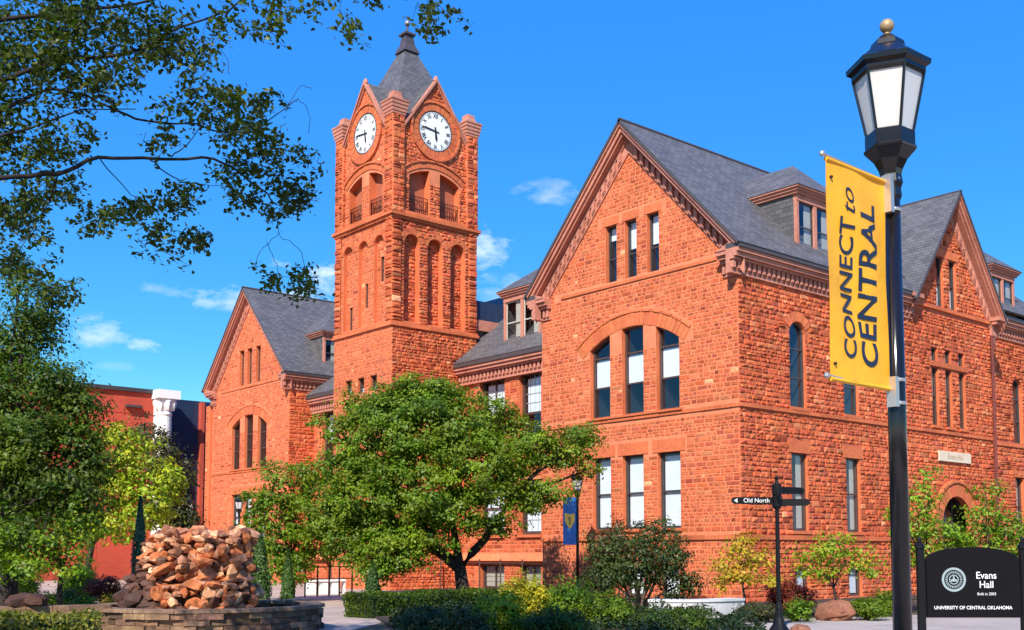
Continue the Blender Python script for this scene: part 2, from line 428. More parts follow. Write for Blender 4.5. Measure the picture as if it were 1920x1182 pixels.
SM = ['sandstone', 'mortar', 'dressed_stone']; SMS = ['sandstone', 'mortar_side', 'dressed_stone']

# ================================================================== THE HALL
hall = thing('stone_hall', 'red sandstone college hall with gabled wings, slate roofs and a clock tower', 'building', (-42.4, 36, 0))
RW_X0, RW_X1, RW_Y = -31.4, -21.97, 28.2
CXW = -26.7
RZ, EZ, SL = 17.05, 11.49, 1.069

def arcf(c): return lambda u: (9.62-3.85)+math.sqrt(max(0, 3.85**2-(u-c)**2))
def wing_front(x0, x1, yf, left):
    """gabled front of a wing: frame u is world x"""
    fr = Fr((0, yf, 0), (1, 0, 0)); c = (x0+x1)/2; w = x1-x0; d = c-CXW
    mb = MB(); fn = arcf(c)
    hole = []
    gw = [(c-1.24, c-.68), (c-.26, c+.30), (c+.80, c+1.36)]
    for a, b in gw: hole.append(rect(a, b, 11.40, 13.5))
    aw = [(c-2.07, c-1.05), (c-.46, c+.58), (c+1.18, c+2.22)]
    for a, b in aw: hole.append(undercurve(a, b, 6.5, fn))
    gf = [(c-1.97, c-1.05), (c-.46, c+.54), (c+1.20, c+2.22)]
    for a, b in gf: hole.append(rect(a, b, 2.45, 5.05))
    bw = [(c-1.9, c-1.05), (c-.42, c+.5), (c+1.22, c+2.12)]
    for a, b in bw: hole.append(rect(a, b, .12, 1.15))
    apex = 16.35
    outer = [(x0, 0), (x1, 0), (x1, 11.05), (x1-.42, 11.05), (c, apex), (x0+.42, 11.05), (x0, 11.05)]
    fo = [(x0, 0), (x1, 0), (x1, 11.05), (c, apex+.42), (x0, 11.05)]
    rr = 3.85; zc = 9.62-rr
    keep = [[(c-2.75, 8.75), (c+2.85, 8.75)]+[(c+.05+(rr+.62)*math.sin(t), zc+(rr+.62)*math.cos(t)) for t in (.66, .45, .22, 0, -.22, -.45, -.66)],
            rect(c-2.2, c+2.5, 5.05, 5.5), rect(x0, x1, 6.27, 6.42), rect(x0, x1, 2.02, 2.2), rect(c-1.6, c+1.7, 13.5, 13.8), rect(c-4, c+4, 11.17, 11.32)]
    wall(mb, fr, fo, hole, keep=keep, hmin=.003, hmax=.017, sg=.12, wmin=.16, wmax=.5, cmin=.09, cmax=.18)
    arcband(mb, fr, c, zc, rr+.02, rr+.5, -.68, .68, 26, .012)
    arcband(mb, fr, c, zc, rr+.5, rr+.58, -.68, .68, 12, .045)
    course(mb, fr, x0-.03, x1+.03, 6.3, .12, .05); course(mb, fr, x0-.03, x1+.03, 2.05, .15, .07)
    course(mb, fr, c-3.6, c+3.9, 11.22, .1, .05)
    for a, b in gw: fbox(mb, fr, a-.12, b+.12, 13.5, 13.8, -.01, .02, 2)
    for a, b in gf: fbox(mb, fr, a-.22, b+.22, 5.05, 5.48, -.01, .025, 2, (1.03, 1, 1))
    fbox(mb, fr, aw[0][0]-.15, aw[2][1]+.15, 6.421, 6.5, -.01, .1, 2)
    for lst, z in ((gf, 2.45), (bw, .12)):
        for a, b in lst: fbox(mb, fr, a-.08, b+.08, z-.1, z, -.01, .09, 2)
    wl = mb.build('wall', SM, hall)
    for k, (a, b) in enumerate(gw):
        if left: window(hall, fr, rect(a, b, 11.4, 13.5), frame='window_frame_brown', panel='louver_brown')
        else: window(hall, fr, rect(a, b, 11.4, 13.5), fw=.05, frame='iron_grey', rails=(12.3,), blinds=[(a+.05, b-.05, (13.0, 12.5, 12.45)[k], 13.44)])
    for k, (a, b) in enumerate(aw):
        if left: window(hall, fr, undercurve(a, b, 6.5, fn), rails=(8.5, 7.6), blinds=[(a+.5, b-.07, 7.65, 8.4)])
        else: window(hall, fr, undercurve(a, b, 6.5, fn), fw=.07, rails=(8.72, 7.62), blinds=[(a+.08, b-.08, 7.64, 8.66)])
    for k, (a, b) in enumerate(gf):
        window(hall, fr, rect(a, b, 2.45, 5.05), fw=.07, frame='iron_grey', rails=(3.72,), blinds=[(a+.1, b-.1, 2.54, 4.93)])
    for k, (a, b) in enumerate(bw):
        window(hall, fr, rect(a, b, .12, 1.15), fw=.06, blinds=[(a+.1, b-.1, .2, 1.07)])
    return fr, c

def rake(mb, fr, uc, apz, u_end, slope, over=.5, side=1, dent=True, mm=0, teeth=True):
    """raking cornice: from apex (uc, apz) down to u_end"""
    L_ = abs(u_end-uc); s = 1 if u_end > uc else -1
    def pp(t, drop, n): return fr.p(uc+s*t, apz-slope*t-drop, n)
    def bar(d0, d1, n0, n1, m=0, t0=0.0, t1=None):
        t1 = L_ if t1 is None else t1
        a = [pp(t0, d1, n0), pp(t1, d1, n0), pp(t1, d0, n0), pp(t0, d0, n0)]
        if s < 0: a = a[::-1]
        mb.prism(a, fr.n*(n1-n0), m)
    bar(.06, .22, .0, over+.02); bar(.221, .40, 0, over-.06); bar(.401, .50, 0, over-.16)
    bar(.501, .62, 0, .1)
    bar(.621, 1.02, 0, .03); bar(1.021, 1.10, 0, .06)
    if teeth:
        t = .35
        while t < L_-.1:
            a = [pp(t, .97+.07*0, .031), pp(t+.13, .97, .031), pp(t+.13, .63, .031), pp(t, .63, .031)]
            b = [pp(t+.02, 1.02, .031), pp(t+.11, 1.02, .031), pp(t+.13, .97, .031), pp(t, .97, .031)]
            if s < 0: a = a[::-1]; b = b[::-1]
            mb.prism(a, fr.n*.11); mb.prism(b, fr.n*.07)
            t += .27
def hcornice(mb, fr, u0, u1, top, n=0, scale=1.0, bright=1):
    """stacked eaves cornice with dentils, slot 0 trim, slot 1 gutter"""
    fbox(mb, fr, u0, u1, top-.17, top, -.1, .47, 1)
    fbox(mb, fr, u0, u1, top-.30, top-.172, -.1, .41)
    fbox(mb, fr, u0, u1, top-.44, top-.302, -.1, .33)
    fbox(mb, fr, u0, u1, top-.52, top-.442, -.1, .22)
    fbox(mb, fr, u0, u1, top-.85, top-.522, -.1, .05)
    fbox(mb, fr, u0, u1, top-.95, top-.852, -.1, .09)
    u = u0+.05
    while u < u1-.16:
        fbox(mb, fr, u, u+.13, top-.78, top-.53, .051, .17); fbox(mb, fr, u+.02, u+.11, top-.83, top-.781, .051, .12); u += .26

def wing_roof_front(x0, x1, yf):
    c = (x0+x1)/2; fr = Fr((0, yf, 0), (1, 0, 0)); mb = MB()
    for s in (-1, 1): rake(mb, fr, c, RZ-.02, c+s*5.02, SL, .5)
    # kneeler returns at the feet
    for s in (-1, 1):
        xa, xb = (x1-.55, x1+.42) if s > 0 else (x0-.42, x0+.55)
        for z0, z1, n in ((11.2, 11.33, .42), (11.08, 11.198, .33), (10.97, 11.078, .2)):
            k = .47-n; mb.box(xa+(0 if s > 0 else k), xb-(k if s > 0 else 0), yf-n, yf+.3, z0, z1)
        mb.prism([(xa, yf-.45, 11.332), (xb-.02, yf-.45, 11.332), ((xb-.3) if s > 0 else (xa+.3), yf-.45, 11.6)], (0, .5, 0))
        for k in range(3):
            u = (x1-.5+k*.19) if s > 0 else (x0+.02+k*.19-.02)
            mb.box(u, u+.1, yf-.14, yf, 10.66, 10.95)
        mb.box(x1-.55 if s > 0 else x0-.06, x1+.06 if s > 0 else x0+.55, yf-.06, yf+.1, 10.56, 10.635)
    mb.build('gable_cornice', ['pink_trim', 'roof_flashing'], hall)

# ---- right wing
fR, cR = wing_front(RW_X0, RW_X1, RW_Y, False)
wing_roof_front(RW_X0, RW_X1, RW_Y)
# roofs of both wings: slabs
def slabroof(mb, pts, th=.1, m=0, me=1):
    a = [Vector(p) for p in pts]; n = (a[1]-a[0]).cross(a[2]-a[0]).normalized()
    if n.z < 0: a = a[::-1]; n = -n
    mb.face(a, m); b = [p-n*th for p in a]; mb.face(b[::-1], me)
    k = len(a)
    for i in range(k): j = (i+1) % k; mb.face([a[i], b[i], b[j], a[j]], me)
SRF = ['slate', 'roof_flashing']
rb = MB(); YE = 52.0; XE = RW_X1+.5; c0 = cR
yr0 = RW_Y-.56
def zr(x): return RZ-SL*(x-c0)
slabroof(rb, [(c0, yr0, RZ), (c0, 38.75, RZ), (XE, 38.75, EZ), (XE, yr0, EZ)])
slabroof(rb, [(c0, 38.75, RZ), (c0, 45.15, RZ), (-22.3, 45.15, zr(-22.3)), (-22.3, 38.75, zr(-22.3))])
slabroof(rb, [(c0, 45.15, RZ), (c0, 46.3, RZ), (-22.1, YE+.5, zr(-22.1)), (-22.1, 45.15, zr(-22.1))])
slabroof(rb, [(c0, yr0, RZ), (RW_X0-.5, yr0, EZ), (RW_X0-.5, YE+.5, EZ), (c0, 46.3, RZ)])
slabroof(rb, [(c0, 46.3, RZ), (RW_X0-.5, YE+.5, EZ), (XE, YE+.5, EZ)])
rb.tube([(c0, yr0, RZ+.0), (c0, 46.3, RZ+.0)], .06, 6, 1)
rb.build('roof', SRF, hall)

# ---- right wing, long side wall
fS = Fr((RW_X1, 0, 0), (0, 1, 0)); S0, S1 = RW_Y, 45.1
mb = MB()
sh = []
upper = [archtop(30.94, 31.85, 6.52, 9.1, 9.46), archtop(34.12, 35.05, 6.52, 9.1, 9.46)]
lower = [rect(30.94, 31.84, 2.35, 4.98), rect(34.16, 35.02, 2.35, 4.98), rect(37.0, 37.85, 2.35, 4.98)]
basew = [rect(31.02, 31.82, .1, 1.1), rect(34.16, 35.0, .1, 1.1)]
strips = [(40.23, 40.73), (41.3, 41.79), (42.36, 42.86)]
sq = [rect(a, b, 9.17, 9.72) for a, b in strips]; lg = [rect(a, b, 6.6, 8.92) for a, b in strips]
gwn = [rect(40.78, 41.32, 11.42, 13.45), rect(41.82, 42.36, 11.42, 13.45)]
door = archtop(40.62, 42.92, .0, 2.75, 3.85, 12)
holes = upper+lower+basew+sq+lg+gwn+[door]
GC, GA = 41.95, 16.2
outer = [(S0, 0), (S1, 0), (S1, 11.0), (GC, 15.55), (38.7, 11.0), (S0, 11.0)]
keep = [rect(S0, S1, 6.27, 6.42), rect(S0, S1, 2.02, 2.2)]+[rect(a[0][0]-.2, a[1][0]+.2, 4.98, 5.4) for a in lower]
keep += [archtop(30.74, 32.05, 9.0, 9.3, 9.78), archtop(33.92, 35.25, 9.0, 9.3, 9.78), rect(40.1, 43.0, 8.93, 9.17), rect(38.5, 45.1, 11.2, 11.35), rect(40.5, 42.6, 13.45, 13.75)]
keep += [archtop(39.95, 43.55, 2.7, 2.9, 4.5)]
wall(mb, fS, outer, holes, reveal=.15, keep=keep, hmin=.012, hmax=.055, wmin=.12, wmax=.42, cmin=.10, cmax=.21, sg=.17)
course(mb, fS, S0-.03, S1, 6.3, .12, .08); course(mb, fS, S0-.03, S1, 2.05, .15, .08); course(mb, fS, 38.7, 45.1, 11.22, .12, .1)
course(mb, fS, 40.05, 43.05, 8.95, .2, .06, seg=False)
for h in lower+gwn: fbox(mb, fS, h[0][0]-.18, h[1][0]+.18, h[2][1], h[2][1]+.4 if h in lower else h[2][1]+.3, -.01, .03, 2)
for h in upper+lower+basew+lg: fbox(mb, fS, h[0][0]-.1, h[1][0]+.1, h[0][1]-.1, h[0][1], -.01, .09, 2)
for a, b in ((30.94, 31.85), (34.12, 35.05)):
    arcband(mb, fS, (a+b)/2, 9.46-.5, .52, .86, -1.05, 1.05, 9, .03)
for a, b in ((40.62, 42.92),):
    arcband(mb, fS, 41.77, 2.68, 1.18, 1.72, -1.9, 1.9, 19, .09); arcband(mb, fS, 41.77, 2.68, 1.72, 1.82, -1.75, 1.75, 16, .15)
for s_ in (40.2, 43.35): fbox(mb, fS, s_-.3, s_+.3, 0, 2.15, -.01, .12, 2)
# bay return and recessed end section
mb.face([(RW_X1, 45.1, 0), (RW_X1-.75, 45.1, 0), (RW_X1-.75, 45.1, 11), (RW_X1, 45.1, 11)], 1)
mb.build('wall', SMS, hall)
for h in upper: window(hall, fS, h, .15, frame='window_frame_dark', rails=(8.55, 7.55), blinds=())
for k, h in enumerate(lower): window(hall, fS, h, .15, rails=(3.7,), blinds=[(h[0][0]+.52, h[1][0]-.08, 2.45, 4.9)], blindmat='shade_beige')
for h in basew: window(hall, fS, h, .15, frame='window_frame_brown', blinds=[(h[0][0]+.4, h[1][0]-.08, .2, 1.0)])
for h in sq: window(hall, fS, h, .15, fw=.05, blinds=[(h[0][0]+.06, h[1][0]-.06, 9.25, 9.66)], blindmat='shade_beige')
for h in lg: window(hall, fS, h, .15, fw=.05, rails=(7.8,), blinds=[(h[0][0]+.06, h[1][0]-.06, 7.85, 8.86)], blindmat='shade_beige')
for h in gwn: window(hall, fS, h, .15, fw=.06, rails=(12.4,), frame='iron_grey', blinds=[(h[0][0]+.06, h[1][0]-.06, 11.5, 12.3)])
mbd = MB(); fbox(mbd, fS, 40.62, 42.92, 0, 2.7, -.6, -.5); d_ = mbd.build('door', 'window_frame_dark', hall)
q = MB(); q.face([fS.p(u, z, -.45) for u, z in archtop(40.7, 42.84, 2.72, 2.76, 3.8, 12)]); q.build('fanlight', 'window_glass', d_)
q = MB(); q.face([fS.p(u, z, -.7) for u, z in archtop(40.5, 43.0, 0, 2.8, 3.95, 12)])
q.build('door_lobby', 'interior_dark', d_)
q = MB()
for u in (41.2, 41.77, 42.34): fbox(q, fS, u-.03, u+.03, 2.7, 3.72, -.5, -.44)
fbox(q, fS, 40.65, 42.9, 2.68, 2.76, -.5, -.43); q.build('door_frame', 'iron_grey', d_)
# end section
fE = Fr((RW_X1-.75, 0, 0), (0, 1, 0)); mb = MB()
eu = [archtop(45.45+.05, 46.35, 6.5, 9.05, 9.42), archtop(48.6, 49.5, 6.5, 9.05, 9.42)]; el_ = [rect(45.6, 46.4, 2.4, 4.98), rect(48.6, 49.4, 2.4, 4.98)]
wall(mb, fE, rect(45.1, YE, 0, 11.3), eu+el_, reveal=.2, hmin=.02, hmax=.06, keep=[rect(45.1, YE, 6.27, 6.42), rect(45, YE, 2.02, 2.2)])
course(mb, fE, 45.1, YE, 6.3, .12, .08); course(mb, fE, 45.1, YE, 2.05, .15, .08)
for h in el_: fbox(mb, fE, h[0][0]-.15, h[1][0]+.15, 4.98, 5.35, -.01, .03, 2)
mb.face([(RW_X1-.75, YE, 0), (RW_X0, YE, 0), (RW_X0, YE, 11), (RW_X1-.75, YE, 11)], 1)
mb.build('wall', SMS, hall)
for h in eu: window(hall, fE, h, .2, rails=(8.5, 7.5), frame='window_frame_dark')
for h in el_: window(hall, fE, h, .2, rails=(3.7,), blinds=[(h[0][0]+.1, h[1][0]-.1, 3.1, 4.9)], blindmat='shade_beige')
# cornices on the side
mb = MB(); hcornice(mb, fS, S0-.46, 38.75, 11.52); mb.build('eaves_cornice', ['pink_trim', 'roof_flashing'], hall)
mb = MB(); hcornice(mb, fE, 45.15, YE+.4, 12.0); mb.build('eaves_cornice', ['pink_trim', 'roof_flashing'], hall)
mb = MB()
rake(mb, fS, GC, GA, GC-3.55, 1.33, .5); rake(mb, fS, GC, GA, GC+3.6, 1.33, .5)
for s in (-1, 1):
    u0 = GC+s*3.35; a, b = (u0-.35, u0+.45) if s > 0 else (u0-.45, u0+.35)
    fbox(mb, fS, a, b, 11.34, 11.5, 0, .5); fbox(mb, fS, a+.05, b-.05, 11.2, 11.338, 0, .36); fbox(mb, fS, a+.1, b-.1, 10.75, 11.198, 0, .12)
mb.build('gable_cornice', ['pink_trim', 'roof_flashing'], hall)
mb = MB(); xg = RW_X1+.56; hz = GA-3.75*1.33
slabroof(mb, [(xg, GC, GA+.04), (CXW+.9, GC, GA+.04), (XE-.3, GC-3.72, hz+.04), (xg, GC-3.72, hz+.04)])
slabroof(mb, [(xg, GC, GA+.04), (CXW+.9, GC, GA+.04), (XE-.3, GC+3.72, hz+.04), (xg, GC+3.72, hz+.04)])
mb.build('roof', SRF, hall)
# left (inner) side of right wing
fL_ = Fr((RW_X0, 0, 0), (0, -1, 0)); mb = MB(); wall(mb, fL_, rect(-31.2, -RW_Y, 0, 11)); mb.build('wall', SM, hall)
mb = MB(); hcornice(mb, fL_, -35, -RW_Y+.46, 11.52); mb.build('eaves_cornice', ['pink_trim', 'roof_flashing'], hall)
# downpipe
mb = MB(); mb.tube([(RW_X1+.14, 45.0, 10.7), (RW_X1+.14, 45.0, 0)], .065, 8)
for z in (9.5, 7.2, 5, 2.6): mb.tube([(RW_X1+.14, 45.0, z), (RW_X1+.14, 45.0, z+.08)], .085, 8)
mb.build('downpipe', 'downpipe_red', hall)
# plaque
mb = MB(); fbox(mb, fS, 40.5, 43.0, 5.22, 5.62, -.01, .09); pq = mb.build('plaque', 'plaque_cream', hall)
def text(s, name, parent, origin, ux, uy, size, mat, bold=0, extr=.002, align='CENTER', sx=1.0, shear=0, fit=None):
    cu = bpy.data.curves.new(name, 'FONT'); cu.body = s; cu.size = size; cu.extrude = extr; cu.offset = bold; cu.align_x = align; cu.align_y = 'CENTER'; cu.shear = shear
    cu.materials.append(MATS[mat]); o = bpy.data.objects.new(name, cu); COL.objects.link(o)
    ux = Vector(ux).normalized(); uy = Vector(uy).normalized(); n = ux.cross(uy)
    m = Matrix((ux*sx, uy, n)).transposed().to_4x4(); m.translation = Vector(origin)
    if parent is not None: o.parent = parent; o.matrix_parent_inverse = Matrix.Translation(-base_of(parent))
    o.matrix_basis = m; TEXTS.append((o, parent, fit)); return o
TEXTS = []
text('Evans Hall', 'lettering', pq, fS.p(41.75, 5.42, .095), (0, 1, 0), (0, 0, 1), .3, 'plaque_letter')

# dormer
def dormer(cu, fr, half, zb, zt, n, ridge_len, slope, rh=1.25, hip=.9, wins=2, light=False):
    """fr: frame of the wall below; face stands at n (negative = behind), centre cu, base zb, eave zt"""
    mb = MB(); f = fr.off(n); u0, u1 = cu-half, cu+half
    # front: posts, head, sill
    dp = (zt-zb)/slope+.3
    post = .13; wmid = .09
    for a, b in ((u0, u0+post), (cu-wmid, cu+wmid), (u1-post, u1)): fbox(mb, f, a, b, zb, zt-.22, -.12, .0)
    fbox(mb, f, u0, u1, zt-.22, zt, -.14, .02); fbox(mb, f, u0-.02, u1+.02, zb-.08, zb, -.14, .05)
    # cornice all round three sides
    for (e, z0, z1) in ((.10, zt, zt+.09), (.17, zt+.091, zt+.18), (.24, zt+.181, zt+.24)):
        mb.prism([f.p(u0-e, z0, e), f.p(u1+e, z0, e), f.p(u1+e, z0, -dp-1), f.p(u0-e, z0, -dp-1)], (0, 0, z1-z0))
    dm = mb.build('dormer', 'pink_trim', hall)
    for u, s in ((u0+.01, -1), (u1-.01, 1)):
        mb = MB()
        mb.prism([f.p(u, zb-.1, -.02), f.p(u, zt, -.02), f.p(u, zt, -dp), f.p(u, zb, -dp+(zt-zb)/slope)], f.u*(-.06*s))
        mb.build('cheek', 'slate', dm)
    mb = MB(); e = .27; ze = zt+.245; r = [f.p(cu, ze+rh, -hip), f.p(cu, ze+rh, -ridge_len)]
    A, B = f.p(u0-e, ze, e), f.p(u1+e, ze, e); bk = -ridge_len+rh/slope*0
    C_, D_ = f.p(u1+e, ze, bk), f.p(u0-e, ze, bk)
    for fc in ([A, B, r[0]], [B, C_, r[1], r[0]], [D_, A, r[0], r[1]]): mb.face(fc)
    mb.build('dormer_roof', 'slate', dm)
    for a, b in ((u0+post, cu-wmid), (cu+wmid, u1-post)):
        mb = MB()
        for q in ((a, a+.04, zb, zt-.22), (b-.04, b, zb, zt-.22), (a+.04, b-.04, zb, zb+.05), (a+.04, b-.04, zt-.27, zt-.22), (a+.04, b-.04, (zb+zt)/2-.16, (zb+zt)/2-.11)):
            fbox(mb, f, q[0], q[1], q[2], q[3], -.11, -.06)
        sash = mb.build('sash', 'window_frame_dark' if not light else 'shade_beige', dm)
        q = MB(); q.face([f.p(a, zb, -.085), f.p(b, zb, -.085), f.p(b, zt-.22, -.085), f.p(a, zt-.22, -.085)]); q.build('pane', 'window_glass', dm)
        q = MB(); q.face([f.p(a, zb, -.6), f.p(b, zb, -.6), f.p(b, zt-.22, -.6), f.p(a, zt-.22, -.6)]); q.build('room_interior', 'interior_dark', dm)
        q = MB(); fbox(q, f, a+(b-a)*.55, b-.02, zb+.04, zt-.26, -.16, -.14); q.build('curtain', 'shade_beige', dm)
dormer(33.1, fS, 1.12, 12.2, 14.15, -.33, 3.6, SL)
dormer(47.7, fE, 1.1, 12.2, 13.95, .25-.1, 3.6, SL, rh=1.0)

# ---- left wing (the same front set back a little)
LX0, LX1, LY = -62.95, -53.5, 29.42
fLw, cL = wing_front(LX0, LX1, LY, True); wing_roof_front(LX0, LX1, LY)
mb = MB(); yl = LY-.56
slabroof(mb, [(cL, yl, RZ), (cL, 46, RZ), (LX1+.5, 50, EZ), (LX1+.5, yl, EZ)]); slabroof(mb, [(cL, yl, RZ), (cL, 46, RZ), (LX0-.5, 50, EZ), (LX0-.5, yl, EZ)])
mb.tube([(cL, yl, RZ), (cL, 46, RZ)], .06, 6, 1); mb.build('roof', SRF, hall)
fLs = Fr((LX1, 0, 0), (0, 1, 0)); mb = MB(); wall(mb, fLs, rect(LY, 40, 0, 10.9), [rect(31.0, 31.5, 2.4, 5), rect(31.0, 31.5, 6.5, 9)][:0], hmin=.02, hmax=.06); mb.build('wall', SM, hall)
mb = MB(); hcornice(mb, fLs, LY-.46, 40, 11.52); mb.build('eaves_cornice', ['pink_trim', 'roof_flashing'], hall)
dormer(32.75, fLs, 1.0, 12.25, 13.9, -.33, 3.4, SL, rh=1.2)
mb = MB(); mb.tube([(LX1+.35, 31.6, 10.5), (LX1+.12, 31.85, 10), (LX1+.12, 31.85, 0)], .07, 8); mb.build('downpipe', 'downpipe_red', hall)
mb = MB(); mb.face([(LX0, LY, 0), (LX0, 50, 0), (LX0, 50, 11), (LX0, LY, 11)], 0); mb.build('wall', SM, hall)
# pilastered end block left of the left wing
fP = Fr((0, 29.75, 0), (1, 0, 0)); mb = MB(); wall(mb, fP, rect(-64.6, LX0+.02, 0, 10.75), hmin=.004, hmax=.015)
fbox(mb, fP, -64.0, -63.7, 0, 10.75, -.01, .12, 2); mb.face([(-64.6, 29.75, 10.75), (LX0, 29.75, 10.75), (LX0, 36, 10.75), (-64.6, 36, 10.75)], 2)
mb.build('wall', SM, hall)

# ---- centre range
YC = 31.0; fC = Fr((0, YC, 0), (1, 0, 0))
TX0, TX1, TY0, TY1 = -44.85, -40.05, 27.03, 31.83
def centre(x0, x1, right):
    mb = MB(); up = []; lo = []; ba = []
    if right: cs = [(-36.02, -34.60), (-38.75, -37.0)]
    else: cs = [(-47.6, -46.1), (-52.6, -51.2)]
    for a, b in cs: up.append(rect(a, b, 6.4, 9.42)); lo.append(rect(a, b, 2.4, 4.75)); ba.append(rect(a+.02, b-.02, .06, 1.12))
    if not right: ba = [rect(-52.0, -51.0, .1, 1.1)]
    dr = [rect(-49.75, -48.35, -.02, 1.95)] if not right else []
    wall(mb, fC, rect(x0, x1, 0, 9.9), up+lo+ba+dr, reveal=.25, hmin=.006, hmax=.03, keep=[rect(x0, x1, 1.25, 1.58)])
    for h in up+lo: fbox(mb, fC, h[0][0]-.08, h[1][0]+.08, h[0][1]-.12, h[0][1], -.01, .12, 2)
    # sloped plinth course
    mb.prism([fC.p(x0, 1.58, -.01), fC.p(x0, 1.42, .2), fC.p(x0, 1.28, .26), fC.p(x0, 1.28, -.01)], (x1-x0, 0, 0), 2, (1.1, 1.35, 1.5))
    mb.build('wall', SM, hall)
    for h in up: window(hall, fC, h, .25, fw=.13, rails=(7.62,), muntins=(4, 4, 7.7, 9.3), mull=((h[0][0]+h[1][0])/2,) if h[1][0]-h[0][0] > 1.6 else (), blinds=[(h[0][0]+.25, h[1][0]-.15, 7.7, 9.15)])
    for h in lo: window(hall, fC, h, .25, fw=.13, rails=(3.6,), muntins=(3, 4, 2.5, 4.65), blinds=[(h[0][0]+.2, h[1][0]-.15, 2.55, 4.6)])
    for h in ba: window(hall, fC, h, .25, fw=.09, mull=((h[0][0]+h[1][0])/2,), muntins=(8, 4, .15, 1.05), blinds=[(h[0][0]+.12, h[1][0]-.12, .15, 1.03)], blindmat='shade_beige')
    if dr:
        q = MB(); fbox(q, fC, -49.75, -48.35, 0, 1.95, -.25, -.2); dd = q.build('door', 'orange_door', hall)
        q = MB()
        for u in (-49.7, -49.08, -48.42): fbox(q, fC, u-.03, u+.03, 0, 1.93, -.199, -.16)
        q.build('door_frame', 'orange_door', dd)
    mb = MB(); f2 = fC.off(.1); hcornice(mb, f2, x0, x1, 10.25)
    mb.build('eaves_cornice', ['pink_trim', 'roof_flashing'], hall)
centre(TX1, RW_X0, True); centre(LX1, TX0, False)
sc = .80; mb = MB()
slabroof(mb, [(LX1, 30.42, 10.28), (RW_X0, 30.42, 10.28), (RW_X0, 36.2, 10.28+5.78*sc), (LX1, 36.2, 10.28+5.78*sc)])
slabroof(mb, [(LX1, 42, 10.28), (RW_X0, 42, 10.28), (RW_X0, 36.2, 10.28+5.78*sc), (LX1, 36.2, 10.28+5.78*sc)])
mb.build('roof', SRF, hall)
dormer(-36.42, fC, 1.25, 11.0, 13.1, -.5, 3.8, sc, rh=1.0, light=True)
mb = MB(); mb.box(-45.5, -40.3, 31.85, 36.5, 12.6, 13.55); mb.build('roof_box', 'navy_roof', hall)
mb = MB(); mb.box(-45.6, -40.15, 31.85, 36.6, 12.1, 12.6); mb.box(-45.4, -40.35, 31.85, 36.4, 11, 12.1, 1); mb.build('roof_parapet', ['pink_trim', 'slate'], hall)

